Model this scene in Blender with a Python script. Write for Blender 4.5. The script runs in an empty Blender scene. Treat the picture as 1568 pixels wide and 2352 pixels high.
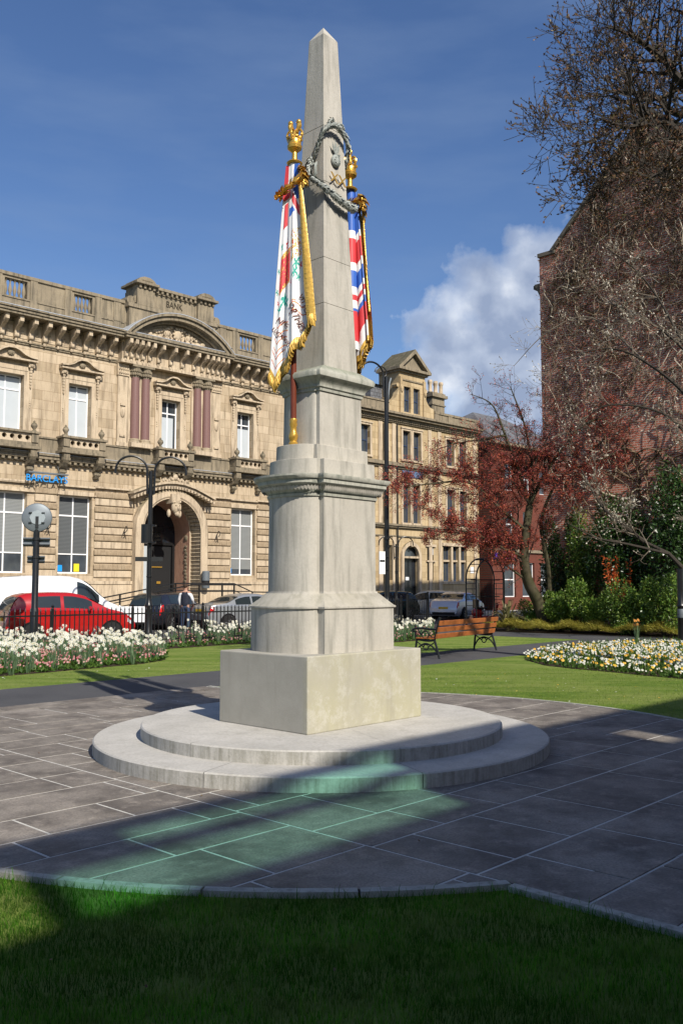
import bpy, bmesh, math, random
from mathutils import Vector, Matrix
R = math.radians
sc = bpy.context.scene
COL = sc.collection

# ------------------------------------------------------------------ camera
CF, CH = 2057.0, 1.6
CPITCH = math.atan(172 / CF)
cp_, sp_ = math.cos(CPITCH), math.sin(CPITCH)
cam = bpy.data.cameras.new('camera'); cam_o = bpy.data.objects.new('camera', cam); COL.objects.link(cam_o)
cam_o.location = (0, 0, CH); cam_o.rotation_euler = (R(90) + CPITCH, 0, 0)
cam.sensor_fit = 'HORIZONTAL'; cam.sensor_width = 36; cam.lens = 36 * CF / 1568
cam.clip_start = .05; cam.clip_end = 3000
sc.camera = cam_o

# ------------------------------------------------------------------ sun, sky, exposure
SUN_EL = R(39); SUN_H = Vector((.5126, -.8586, 0)).normalized()
sun = bpy.data.lights.new('sun', 'SUN'); sun.energy = 5.0; sun.angle = R(.5); sun.color = (1, .93, .82)
sun_o = bpy.data.objects.new('sun', sun); COL.objects.link(sun_o)
sd = Vector((SUN_H.x * math.cos(SUN_EL), SUN_H.y * math.cos(SUN_EL), math.sin(SUN_EL)))
sun_o.rotation_euler = sd.to_track_quat('Z', 'Y').to_euler()
sun_o.location = sd * 60
sc.view_settings.view_transform = 'Standard'; sc.view_settings.look = 'None'
sc.view_settings.exposure = 0.25; sc.view_settings.gamma = 1
world = bpy.data.worlds.new('World'); sc.world = world; world.use_nodes = True
wt = world.node_tree; wn = wt.nodes; wl = wt.links
for n in list(wn): wn.remove(n)
def wnode(t, **k):
    n = wn.new(t)
    for a, b in k.items(): setattr(n, a, b)
    return n
w_out = wnode('ShaderNodeOutputWorld'); w_bg = wnode('ShaderNodeBackground'); w_bg.inputs[1].default_value = .062
w_sky = wnode('ShaderNodeTexSky', sky_type='NISHITA'); w_sky.sun_disc = False
w_sky.sun_elevation = SUN_EL; w_sky.sun_rotation = math.atan2(SUN_H.x, SUN_H.y)
w_sky.air_density = 1.0; w_sky.dust_density = .9; w_sky.ozone_density = 3.0; w_sky.altitude = 0
w_tc = wnode('ShaderNodeTexCoord')
def px_dir(x, y):
    Y = (1176 - y) / CF
    return Vector(((x - 784) / CF, cp_ - Y * sp_, sp_ + Y * cp_)).normalized()
def wmath(op, a, b=None):
    n = wnode('ShaderNodeMath', operation=op)
    for i, q in enumerate((a, b)):
        if q is None: continue
        if isinstance(q, (int, float)): n.inputs[i].default_value = q
        else: wl.new(q, n.inputs[i])
    return n.outputs[0]
def wramp(fac, stops):
    n = wnode('ShaderNodeValToRGB'); wl.new(fac, n.inputs[0])
    e = n.color_ramp.elements
    while len(e) < len(stops): e.new(.5)
    for q, (p, c) in zip(e, stops): q.position = p; q.color = c if len(c) == 4 else (*c, 1)
    return n.outputs[0]
# a bank of cumulus low in the sky to the right (as directions in the sky)
field = None
for (x, y, r) in ((1225, 640, .06), (1120, 690, .062), (1175, 800, .12), (1060, 800, .07), (1010, 850, .045), (1290, 610, .055), (1250, 930, .12), (1150, 910, .07), (1600, 900, .18), (1330, 800, .14)):
    d = wnode('ShaderNodeVectorMath', operation='DISTANCE'); wl.new(w_tc.outputs['Generated'], d.inputs[0]); d.inputs[1].default_value = px_dir(x, y)
    v = wmath('SUBTRACT', 1.0, wmath('DIVIDE', d.outputs['Value'], r*.93))
    field = v if field is None else wmath('MAXIMUM', field, v)
w_n1 = wnode('ShaderNodeTexNoise'); w_n1.inputs['Scale'].default_value = 26; w_n1.inputs['Detail'].default_value = 8; w_n1.inputs['Roughness'].default_value = .55
wl.new(w_tc.outputs['Generated'], w_n1.inputs['Vector'])
puff = wmath('ADD', field, wmath('MULTIPLY', wmath('SUBTRACT', w_n1.outputs['Fac'], .5), 1.1))
cl_mask = wramp(puff, [(0.0, (0, 0, 0)), (.20, (.55, .55, .55)), (.5, (.93, .93, .93))])
w_n2 = wnode('ShaderNodeTexNoise'); w_n2.inputs['Scale'].default_value = 15; w_n2.inputs['Detail'].default_value = 5
w_mp = wnode('ShaderNodeMapping'); w_mp.inputs['Location'].default_value = (3.1, .2, .07); wl.new(w_tc.outputs['Generated'], w_mp.inputs[0]); wl.new(w_mp.outputs[0], w_n2.inputs['Vector'])
cl_col = wramp(wmath('ADD', w_n2.outputs['Fac'], wmath('MULTIPLY', puff, -.22)), [(.26, (4.4, 5.4, 7.6)), (.40, (6.8, 7.8, 9.8)), (.54, (12, 12.6, 13.6))])
# thin high haze streaks
w_m3 = wnode('ShaderNodeMapping'); w_m3.inputs['Scale'].default_value = (2.2, 2.2, 9); w_m3.inputs['Rotation'].default_value = (0, R(-10), 0); wl.new(w_tc.outputs['Generated'], w_m3.inputs[0])
w_n3 = wnode('ShaderNodeTexNoise'); w_n3.inputs['Scale'].default_value = 2.3; w_n3.inputs['Detail'].default_value = 6; w_n3.inputs['Roughness'].default_value = .5
wl.new(w_m3.outputs[0], w_n3.inputs['Vector'])
thin = wramp(w_n3.outputs['Fac'], [(.46, (0, 0, 0)), (.80, (.26, .26, .26))])
def wmix(f, a, b):
    n = wnode('ShaderNodeMixRGB'); wl.new(f, n.inputs[0])
    for i, q in ((1, a), (2, b)):
        if isinstance(q, tuple): n.inputs[i].default_value = (*q, 1)
        else: wl.new(q, n.inputs[i])
    return n.outputs[0]
w_hs = wnode('ShaderNodeHueSaturation'); w_hs.inputs['Saturation'].default_value = 1.14; w_hs.inputs['Value'].default_value = 1.72; w_hs.inputs['Hue'].default_value = .508
wl.new(w_sky.outputs[0], w_hs.inputs['Color'])
c1 = wmix(thin, w_hs.outputs[0], (3.6, 5.0, 7.6))
c2 = wmix(cl_mask, c1, cl_col)
wl.new(c2, w_bg.inputs[0]); wl.new(w_bg.outputs[0], w_out.inputs[0])

# ------------------------------------------------------------------ helpers
def at(x, y, D):
    """world point seen at picture position (x, y of 1568x2352) at distance D in front of the camera"""
    Y = (1176 - y) / CF; d = cp_ - Y * sp_
    return Vector(((x - 784) / CF * D / d, D, CH + (sp_ + Y * cp_) * D / d))
def gnd(x, y, z=0.0):
    Y = (1176 - y) / CF; zz = sp_ + Y * cp_; t = (z - CH) / zz
    return Vector(((x - 784) / CF * t, (cp_ - Y * sp_) * t, z))

class MB:
    def __init__(s): s.v = []; s.f = []; s.m = []
    def add(s, vs, fs, mi=0):
        o = len(s.v); s.v.extend(tuple(q) for q in vs)
        s.f.extend(tuple(i + o for i in f) for f in fs); s.m.extend([mi] * len(fs))
    def box(s, x0, x1, y0, y1, z0, z1, mi=0):
        s.add([(x0,y0,z0),(x1,y0,z0),(x1,y1,z0),(x0,y1,z0),(x0,y0,z1),(x1,y0,z1),(x1,y1,z1),(x0,y1,z1)],
              [(0,3,2,1),(4,5,6,7),(0,1,5,4),(1,2,6,5),(2,3,7,6),(3,0,4,7)], mi)
    def bar(s, a, b, w, h, mi=0, up=(0,0,1)):
        a = Vector(a); b = Vector(b); d = (b - a).normalized(); u = Vector(up)
        x = d.cross(u)
        if x.length < 1e-4: x = d.cross(Vector((1,0,0)))
        x.normalize(); y = x.cross(d)
        x = x * w / 2; y = y * h / 2
        s.add([a-x-y,a+x-y,a+x+y,a-x+y,b-x-y,b+x-y,b+x+y,b-x+y],[(0,1,2,3),(7,6,5,4),(0,4,5,1),(1,5,6,2),(2,6,7,3),(3,7,4,0)], mi)
    def prism(s, poly, lo, hi, axis='y', mi=0):
        n = len(poly)
        mk = {'y': lambda p, q: (p[0], q, p[1]), 'z': lambda p, q: (p[0], p[1], q), 'x': lambda p, q: (q, p[0], p[1])}[axis]
        vs = [mk(p, lo) for p in poly] + [mk(p, hi) for p in poly]
        fs = [tuple(range(n)), tuple(range(2*n-1, n-1, -1))] + [(i, n+i, n+(i+1) % n, (i+1) % n) for i in range(n)]
        s.add(vs, fs, mi)
    def tube(s, pts, r, n=8, mi=0, caps=True):
        pts = [Vector(p) for p in pts]; m = len(pts)
        if m < 2: return
        rs = r if isinstance(r, (list, tuple)) else [r] * m
        prev = None; rings = []
        for i, p in enumerate(pts):
            d = (pts[min(i+1, m-1)] - pts[max(i-1, 0)])
            if d.length < 1e-7: d = Vector((0,0,1))
            d.normalize()
            if prev is None:
                x = d.cross(Vector((0,0,1)) if abs(d.z) < .9 else Vector((1,0,0))).normalized()
            else:
                x = prev - d * prev.dot(d)
                if x.length < 1e-5: x = d.cross(Vector((1,0,.3)))
                x.normalize()
            prev = x; y = d.cross(x)
            rings.append([p + (x * math.cos(2*math.pi*k/n) + y * math.sin(2*math.pi*k/n)) * rs[i] for k in range(n)])
        vs = [q for g in rings for q in g]; fs = []
        for i in range(m-1):
            for k in range(n):
                fs.append((i*n+k, i*n+(k+1) % n, (i+1)*n+(k+1) % n, (i+1)*n+k))
        if caps: fs.append(tuple(range(n-1, -1, -1))); fs.append(tuple((m-1)*n+k for k in range(n)))
        s.add(vs, fs, mi)
    def lathe(s, prof, c=(0,0,0), n=16, mi=0, axis='z', a0=0.0, a1=2*math.pi):
        c = Vector(c); full = abs(a1 - a0 - 2*math.pi) < 1e-4; k = n if full else n + 1
        vs = []
        for (r, z) in prof:
            for i in range(k):
                a = a0 + (a1-a0) * i / n; q = (r*math.cos(a), r*math.sin(a), z)
                if axis == 'x': q = (q[2], q[0], q[1])
                if axis == 'y': q = (q[0], q[2], q[1])
                vs.append(c + Vector(q))
        fs = []
        for j in range(len(prof)-1):
            for i in range(n):
                i2 = (i+1) % k
                fs.append((j*k+i, j*k+i2, (j+1)*k+i2, (j+1)*k+i))
        if full:
            if prof[0][0] > 1e-6: fs.append(tuple(range(k-1, -1, -1)))
            if prof[-1][0] > 1e-6: fs.append(tuple((len(prof)-1)*k+i for i in range(k)))
        s.add(vs, fs, mi)
    def blob(s, c, r, mi=0, n=8, rot=None):
        c = Vector(c); r = (r, r, r) if isinstance(r, (int, float)) else r
        vs = []; m = max(4, n*2//3)
        for j in range(m+1):
            t = math.pi*j/m
            for i in range(n):
                a = 2*math.pi*i/n
                q = Vector((r[0]*math.sin(t)*math.cos(a), r[1]*math.sin(t)*math.sin(a), r[2]*math.cos(t)))
                if rot is not None: q = rot @ q
                vs.append(c + q)
        s.add(vs, [(j*n+i, (j+1)*n+i, (j+1)*n+(i+1) % n, j*n+(i+1) % n) for j in range(m) for i in range(n)], mi)
    def leaf(s, p, d, nrm, l, w, mi=0):
        """kite-shaped leaf from p along d"""
        x = d.cross(nrm)
        if x.length < 1e-5: return
        x.normalize(); m = p + d * (l*.5)
        s.add([p, m + x*w*.5, p + d*l, m - x*w*.5], [(0,1,2,3)], mi)
    def build(s, name, mats, parent=None, smooth=False, bevel=0.0, loc=None, rotz=0.0, weld=False):
        me = bpy.data.meshes.new(name); me.from_pydata([tuple(q) for q in s.v], [], s.f)
        if not isinstance(mats, (list, tuple)): mats = [mats]
        for q in mats: me.materials.append(q)
        if len(mats) > 1: me.polygons.foreach_set('material_index', s.m)
        if weld:
            bm = bmesh.new(); bm.from_mesh(me); bmesh.ops.remove_doubles(bm, verts=bm.verts, dist=1e-4); bmesh.ops.recalc_face_normals(bm, faces=bm.faces); bm.to_mesh(me); bm.free()
        me.update()
        o = bpy.data.objects.new(name, me); COL.objects.link(o)
        if smooth:
            me.polygons.foreach_set('use_smooth', [True]*len(me.polygons))
            if smooth != 'all':
                try: me.set_sharp_from_angle(angle=R(40))
                except Exception: pass
        if bevel:
            b = o.modifiers.new('bevel', 'BEVEL'); b.width = bevel; b.segments = 2; b.limit_method = 'ANGLE'; b.angle_limit = R(35)
        if parent is not None: o.parent = parent
        if loc is not None: o.location = loc
        if rotz: o.rotation_euler = (0, 0, rotz)
        return o

def tag(o, label=None, cat=None, group=None, kind=None):
    if label: o['label'] = label
    if cat: o['category'] = cat
    if group: o['group'] = group
    if kind: o['kind'] = kind
    return o
def T(name, label, cat, loc=(0,0,0), rotz=0.0, group=None):
    o = bpy.data.objects.new(name, None); o.empty_display_size = .2; COL.objects.link(o)
    o.location = loc; o.rotation_euler = (0, 0, rotz)
    return tag(o, label, cat, group)
def structure(name, mb, mats, **k):
    o = mb.build(name, mats, **k); o['kind'] = 'structure'; return o
def dup(root, loc, rotz=None, label=None, group=None):
    r = root.copy(); COL.objects.link(r); r.location = loc
    if rotz is not None: r.rotation_euler = (0, 0, rotz)
    if label: r['label'] = label
    if group: r['group'] = group
    for ch in list(root.children):
        c = ch.copy(); COL.objects.link(c); c.parent = r
        for g in ch.children:
            e = g.copy(); COL.objects.link(e); e.parent = c
    return r
_fontcache = {}
def text_mesh(body, size, depth=.01):
    """verts/faces of lettering in the local XZ plane, facing -y, centred"""
    cu = bpy.data.curves.new('lettering', 'FONT'); cu.body = body; cu.size = size; cu.extrude = depth/2; cu.align_x = 'CENTER'; cu.align_y = 'CENTER'
    o = bpy.data.objects.new('lettering', cu); COL.objects.link(o)
    dg = bpy.context.evaluated_depsgraph_get(); me = o.evaluated_get(dg).to_mesh()
    vs = [(v.co.x, -v.co.z, v.co.y) for v in me.vertices]; fs = [tuple(p.vertices) for p in me.polygons]
    o.evaluated_get(dg).to_mesh_clear(); bpy.data.objects.remove(o); bpy.data.curves.remove(cu)
    return vs, fs
def skin_mesh(name, verts, edges, radii, mat, parent, sub=2, root=0):
    me = bpy.data.meshes.new(name); me.from_pydata(verts, edges, []); me.materials.append(mat)
    o = bpy.data.objects.new(name, me); COL.objects.link(o)
    m = o.modifiers.new('skin', 'SKIN')
    for i, r in enumerate(radii):
        q = me.skin_vertices[0].data[i]; q.radius = r if isinstance(r, tuple) else (r, r); q.use_root = (i == root)
    m.use_smooth_shade = True
    s = o.modifiers.new('sub', 'SUBSURF'); s.levels = sub; s.render_levels = sub
    if parent is not None: o.parent = parent
    return o

# ------------------------------------------------------------------ materials
class NT:
    def __init__(s, name):
        s.mat = bpy.data.materials.new(name); s.mat.use_nodes = True; s.t = s.mat.node_tree
        for n in list(s.t.nodes): s.t.nodes.remove(n)
        s.out = s.n('ShaderNodeOutputMaterial')
    def n(s, t, **k):
        q = s.t.nodes.new(t)
        for a, b in k.items(): setattr(q, a, b)
        return q
    def l(s, a, b): s.t.links.new(a, b)
    def setin(s, sock, q):
        if hasattr(q, 'node'): s.l(q, sock)
        elif isinstance(q, tuple) and len(q) == 3 and sock.type == 'RGBA': sock.default_value = (*q, 1)
        else: sock.default_value = q
    def coord(s, kind='Object', scale=(1,1,1), rot=(0,0,0), loc=(0,0,0)):
        c = s.n('ShaderNodeTexCoord'); m = s.n('ShaderNodeMapping'); s.l(c.outputs[kind], m.inputs[0])
        m.inputs['Scale'].default_value = scale; m.inputs['Rotation'].default_value = rot; m.inputs['Location'].default_value = loc
        return m.outputs[0]
    def noise(s, vec, scale, detail=5, rough=.6):
        q = s.n('ShaderNodeTexNoise'); s.l(vec, q.inputs['Vector']); q.inputs['Scale'].default_value = scale; q.inputs['Detail'].default_value = detail; q.inputs['Roughness'].default_value = rough
        return q.outputs['Fac']
    def ramp(s, fac, stops, interp='LINEAR'):
        q = s.n('ShaderNodeValToRGB'); s.l(fac, q.inputs[0]); e = q.color_ramp.elements; q.color_ramp.interpolation = interp
        while len(e) < len(stops): e.new(.5)
        for k, (p, c) in zip(e, stops):
            k.position = p; c = (c, c, c) if isinstance(c, (int, float)) else c; k.color = (*c, 1)
        return q.outputs[0]
    def mix(s, f, a, b, mode='MIX'):
        q = s.n('ShaderNodeMixRGB', blend_type=mode)
        for i, v in enumerate((f, a, b)): s.setin(q.inputs[i], v)
        return q.outputs[0]
    def math(s, op, a, b=0.0):
        q = s.n('ShaderNodeMath', operation=op); s.setin(q.inputs[0], a); s.setin(q.inputs[1], b); return q.outputs[0]
    def bump(s, h, strength=.4, dist=.02, normal=None):
        q = s.n('ShaderNodeBump'); q.inputs['Strength'].default_value = strength; q.inputs['Distance'].default_value = dist; s.l(h, q.inputs['Height'])
        if normal is not None: s.l(normal, q.inputs['Normal'])
        return q.outputs[0]
    def island(s):
        return s.n('ShaderNodeNewGeometry').outputs['Random Per Island']
    def up(s):
        g = s.n('ShaderNodeNewGeometry'); x = s.n('ShaderNodeSeparateXYZ'); s.l(g.outputs['Normal'], x.inputs[0]); return x.outputs['Z']
    def bsdf(s, col, rough=.7, normal=None, metal=0.0, spec=.35, **kw):
        b = s.n('ShaderNodeBsdfPrincipled'); s.setin(b.inputs['Base Color'], col); s.setin(b.inputs['Roughness'], rough)
        b.inputs['Metallic'].default_value = metal; b.inputs['Specular IOR Level'].default_value = spec
        for k, v in kw.items(): b.inputs[k].default_value = v
        if normal is not None: s.l(normal, b.inputs['Normal'])
        s.l(b.outputs[0], s.out.inputs[0]); return s.mat

def M(name, col, rough=.6, metal=0.0, var=.18, scale=6, bump=0.0, bscale=60, spec=.35, col2=None, **kw):
    t = NT(name); v = t.coord()
    c2 = col2 or tuple(q*(1-var) for q in col)
    base = t.mix(t.ramp(t.noise(v, scale), [(.3, 0), (.7, 1)]), col, c2)
    nm = t.bump(t.noise(v, bscale), bump, .01) if bump else None
    return t.bsdf(base, rough, nm, metal, spec, **kw)

def stone(name, col, dark, light, moss=None, bscale=1.0, bump=.25, blocks=None, mortar=(.2,.17,.13), ledge=.6):
    """weathered masonry; optional coursed blocks in the local x-z plane"""
    t = NT(name); v = t.coord()
    big = t.noise(v, 1.1*bscale, 6, .65); fine = t.noise(v, 22*bscale, 4, .7)
    streak = t.noise(t.coord(scale=(3,3,.35)), 2.2*bscale, 5, .6)
    c = t.mix(t.ramp(big, [(.32, 0), (.68, 1)]), col, light)
    c = t.mix(t.ramp(streak, [(.47, 0), (.72, .75)]), c, dark)
    c = t.mix(t.ramp(fine, [(.25, .22), (.6, 0)]), c, dark)
    h = fine
    if blocks:
        s = t.n('ShaderNodeSeparateXYZ'); t.l(v, s.inputs[0]); k = t.n('ShaderNodeCombineXYZ')
        t.l(s.outputs[0], k.inputs[0]); t.l(s.outputs[2], k.inputs[1])
        b = t.n('ShaderNodeTexBrick'); t.l(k.outputs[0], b.inputs['Vector']); b.inputs['Scale'].default_value = 1
        b.inputs['Brick Width'].default_value = blocks[0]; b.inputs['Row Height'].default_value = blocks[1]; b.inputs['Mortar Size'].default_value = blocks[2]
        b.inputs['Color1'].default_value = (1,1,1,1); b.inputs['Color2'].default_value = (.72,.70,.66,1); b.inputs['Mortar'].default_value = (.5,.45,.38,1); b.inputs['Mortar Smooth'].default_value = .2
        c = t.mix(1.0, c, b.outputs['Color'], 'MULTIPLY')
        h = t.math('SUBTRACT', fine, t.math('MULTIPLY', b.outputs['Fac'], 1.5))
    if moss:
        up = t.ramp(t.up(), [(.35, 0), (.75, 1)])
        c = t.mix(t.math('MULTIPLY', up, t.ramp(t.noise(v, 4, 4), [(.25, .35*ledge), (.6, ledge)])), c, moss)
    return t.bsdf(c, .88, t.bump(h, bump, .02), 0, .2)

def foliage(name, cols, rough=.5, trans=.35, spec=.3, patch=None):
    t = NT(name); i = t.island()
    c = t.ramp(i, [(k/(len(cols)-1) if len(cols) > 1 else 0, q) for k, q in enumerate(cols)])
    if patch:
        v = t.coord(); c = t.mix(t.ramp(t.noise(v, 2.6, 5, .65), [(.48, 0), (.70, .8)]), c, patch[0]); c = t.mix(t.ramp(t.noise(v, 1.1, 4), [(.42, .75), (.62, 0)]), c, patch[1])
    b = t.n('ShaderNodeBsdfPrincipled'); t.l(c, b.inputs['Base Color']); b.inputs['Roughness'].default_value = rough; b.inputs['Specular IOR Level'].default_value = spec
    tr = t.n('ShaderNodeBsdfTranslucent'); t.l(c, tr.inputs[0]); mx = t.n('ShaderNodeMixShader'); mx.inputs[0].default_value = trans
    t.l(b.outputs[0], mx.inputs[1]); t.l(tr.outputs[0], mx.inputs[2]); t.l(mx.outputs[0], t.out.inputs[0]); return t.mat

def brick(name, c1, c2, mortar, bw=.225, bh=.075, wall='xz', ms=.012):
    t = NT(name); v = t.coord(); s = t.n('ShaderNodeSeparateXYZ'); t.l(v, s.inputs[0]); k = t.n('ShaderNodeCombineXYZ')
    t.l(s.outputs[0 if wall == 'xz' else 1], k.inputs[0]); t.l(s.outputs[2], k.inputs[1])
    b = t.n('ShaderNodeTexBrick'); t.l(k.outputs[0], b.inputs['Vector']); b.inputs['Scale'].default_value = 1
    b.inputs['Brick Width'].default_value = bw; b.inputs['Row Height'].default_value = bh; b.inputs['Mortar Size'].default_value = ms
    b.inputs['Color1'].default_value = (*c1, 1); b.inputs['Color2'].default_value = (*c2, 1); b.inputs['Mortar'].default_value = (*mortar, 1)
    c = t.mix(t.ramp(t.noise(v, .9, 6), [(.38, 0), (.75, .42)]), b.outputs['Color'], (.07,.04,.03))
    return t.bsdf(c, .85, t.bump(t.math('SUBTRACT', t.noise(v, 50), t.math('MULTIPLY', b.outputs['Fac'], 1.2)), .5, .015), 0, .2)

def glass(name, col=(.02,.025,.03), rough=.06):
    t = NT(name); v = t.coord()
    return t.bsdf(t.mix(t.ramp(t.noise(v, 1.2, 3), [(.35, 0), (.7, 1)]), col, tuple(q*1.8+.004 for q in col)), rough, t.bump(t.noise(v, 1.5, 2), .03, .02), 0, .6)

m_mon = stone('monument_stone', (.41,.385,.335), (.22,.215,.185), (.49,.465,.41), moss=(.30,.28,.20), bscale=1.6, bump=.12, ledge=.35)
def block_mat():
    t = NT('monument_base_stone'); v = t.coord()
    c = t.mix(t.ramp(t.noise(v, 2.2, 6, .65), [(.3, 0), (.7, 1)]), (.33,.315,.27), (.41,.39,.34))
    g = t.n('ShaderNodeSeparateXYZ'); t.l(v, g.inputs[0])
    c = t.mix(t.math('MULTIPLY', t.ramp(t.noise(v, 1.3, 4), [(.3, .25), (.6, .8)]), t.ramp(g.outputs[1], [(0, 0), (.5, 0)])), c, (.40,.38,.22))
    side = t.ramp(t.math('MULTIPLY', g.outputs[1], -1.0), [(.55, 0), (.63, 1)])
    c = t.mix(t.math('MULTIPLY', side, t.ramp(t.noise(v, 1.5, 4), [(.3, .2), (.7, .9)])), c, (.39,.37,.25))
    c = t.mix(t.math('MULTIPLY', side, t.ramp(t.noise(v, 3.4, 9, .85), [(.50, 0), (.60, .5)])), c, (.52,.505,.45))
    c = t.mix(t.ramp(t.noise(t.coord(scale=(6,6,.6)), 1.6, 5), [(.55, 0), (.75, .5)]), c, (.27,.255,.21))
    return t.bsdf(c, .9, t.bump(t.noise(v, 34, 5, .75), .16, .012), 0, .2)
m_monblock = block_mat()
def step_mat():
    t = NT('step_stone'); v = t.coord()
    c = t.mix(t.ramp(t.noise(v, 1.7, 6, .65), [(.3, 0), (.7, 1)]), (.40,.385,.35), (.53,.51,.47))
    c = t.mix(t.ramp(t.noise(v, 6, 5, .7), [(.52, 0), (.75, .5)]), c, (.30,.285,.25))
    c = t.mix(t.ramp(t.noise(v, 40, 3), [(.3, .35), (.55, 0)]), c, (.25,.24,.21))
    riser = t.ramp(t.up(), [(.2, 1), (.6, 0)])
    st = t.ramp(t.noise(t.coord(scale=(14,14,1.2)), 1.3, 6, .75), [(.42, 0), (.75, .75)])
    c = t.mix(t.math('MULTIPLY', riser, st), c, (.15,.145,.105))
    return t.bsdf(c, .9, t.bump(t.noise(v, 38, 5, .7), .35, .012), 0, .2)
m_step = step_mat()
m_moncor = stone('monument_cornice_stone', (.36,.36,.31), (.15,.17,.14), (.47,.46,.40), moss=(.17,.19,.13), bscale=2.5, bump=.15, ledge=.7)
m_carve = stone('carved_grey_stone', (.33,.355,.33), (.14,.17,.155), (.42,.44,.41), bscale=4, bump=.5)
m_gold = M('gold_paint', (.78,.46,.085), .28, .6, .35, 20, .25, 60, .5)
m_goldf = M('gold_fringe', (.84,.52,.10), .35, .2, .4, 30, .3, 90, .5)
m_white_c = M('white_painted_stone', (.80,.79,.79), .45, 0, .06, 5)
m_red_c = M('red_painted_stone', (.66,.06,.07), .45, 0, .15, 5)
m_blue_c = M('blue_painted_stone', (.05,.15,.55), .45, 0, .15, 5)
m_green_c = M('green_painted_stone', (.02,.38,.30), .45, 0, .2, 5)
m_staff = M('varnished_wood_staff', (.17,.04,.02), .35, 0, .3, 9)
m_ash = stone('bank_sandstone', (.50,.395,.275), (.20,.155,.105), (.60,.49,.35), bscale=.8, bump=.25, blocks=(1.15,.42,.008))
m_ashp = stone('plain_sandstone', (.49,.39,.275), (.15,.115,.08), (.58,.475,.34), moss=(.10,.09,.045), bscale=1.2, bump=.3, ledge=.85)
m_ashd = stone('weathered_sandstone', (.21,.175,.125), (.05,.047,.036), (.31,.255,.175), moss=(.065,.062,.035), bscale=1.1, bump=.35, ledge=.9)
m_ashv = stone('vermiculated_sandstone', (.33,.25,.165), (.14,.105,.07), (.42,.33,.22), bscale=3.5, bump=.6)
m_lead = M('lead_flashing', (.46,.49,.53), .45, .2, .2, 3)
m_granite = M('red_granite', (.24,.135,.12), .35, 0, .35, 60, 0)
m_white = M('white_window_paint', (.82,.82,.82), .4, 0, .05)
m_glass = glass('window_glass', (.035,.042,.05))
m_glassd = glass('dark_window_glass', (.012,.015,.02))
m_blind = M('pale_blind', (.46,.50,.53), .6, 0, .06, 2)
def slats(name, c1, c2, n):
    t = NT(name); v = t.coord(); s = t.n('ShaderNodeSeparateXYZ'); t.l(v, s.inputs[0])
    f = t.math('FRACT', t.math('MULTIPLY', s.outputs[2], n)); c = t.mix(t.ramp(f, [(.35, 0), (.5, 1)]), c1, c2)
    return t.bsdf(c, .5, None, 0, .3)
m_slat = slats('venetian_blind', (.27,.28,.275), (.15,.16,.16), 17)
m_slatd = slats('dark_venetian_blind', (.14,.15,.15), (.06,.065,.07), 17)
m_black = M('black_gloss_paint', (.012,.013,.014), .32, 0, .3, 10, .1, 30, .5)
m_iron = M('black_iron', (.014,.016,.017), .42, 0, .4, 10, .2, 60, .5)
m_dark = M('dark_interior', (.012,.012,.013), .8)
m_bluesign = M('blue_sign_letters', (.02,.30,.75), .35, 0, .05)
m_plate = M('grey_metal_sign_back', (.17,.195,.215), .5, .3, .1)
m_slate = brick('roof_slates', (.12,.125,.135), (.17,.175,.185), (.05,.05,.055), .3, .22, 'xz', .012)
m_redb = brick('red_brick', (.14,.028,.017), (.20,.042,.024), (.10,.06,.045))
m_ivyb = brick('old_dark_brick', (.48,.135,.08), (.58,.20,.13), (.56,.45,.37), wall='xz', bw=.24, bh=.085, ms=.016)
m_trim = M('blue_window_paint', (.035,.055,.11), .4)
m_panel = M('faded_blue_panel', (.11,.17,.29), .5)
m_coping = stone('dark_coping_stone', (.10,.09,.075), (.04,.04,.03), (.15,.13,.10), bscale=1.5)
m_rubber = M('tyre_rubber', (.012,.012,.012), .75, 0, .2, 20)
m_rim = M('alloy_rim', (.5,.51,.53), .3, .8, .1)
m_lightr = M('red_lamp_lens', (.55,.012,.012), .15, 0, .1, 5, 0, 60, .7)
m_lightw = M('clear_lamp_lens', (.72,.74,.76), .12, .2, .1, 5, 0, 60, .8)
m_carglass = M('car_glass', (.02,.028,.032), .03, 0, .1, 3, 0, 60, .6)
m_yplate = M('yellow_number_plate', (.75,.48,.03), .4, 0, .05)
m_wplate = M('white_notice', (.78,.79,.80), .5, 0, .03)
m_ytext = M('yellow_paint', (.75,.62,.03), .5, 0, .05)
m_text = M('dark_lettering', (.03,.03,.04), .6, 0, .05)
m_purple = M('purple_shop_sign', (.14,.05,.42), .4, 0, .15)
m_wood = None
# ------------------------------------------------------------------ frames of the place
UA = R(43.3); U = Vector((math.sin(UA), math.cos(UA), 0)); W = Vector((-U.y, U.x, 0))
UROT = math.pi/2 - UA
MC = Vector((-.2, 9.42, 0))                       # monument axis
FA = R(45.8); DU = Vector((math.sin(FA), math.cos(FA), 0)); DN = Vector((DU.y, -DU.x, 0))   # street direction, outward normal
FROT = math.pi/2 - FA; P0 = Vector((-7.999, 43.0, 0))
def street(t, out, z=0.0): return P0 + DU*t + DN*out + Vector((0,0,z))
def muv(u, w, z=0.0): return MC + U*u + W*w + Vector((0,0,z))

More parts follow.
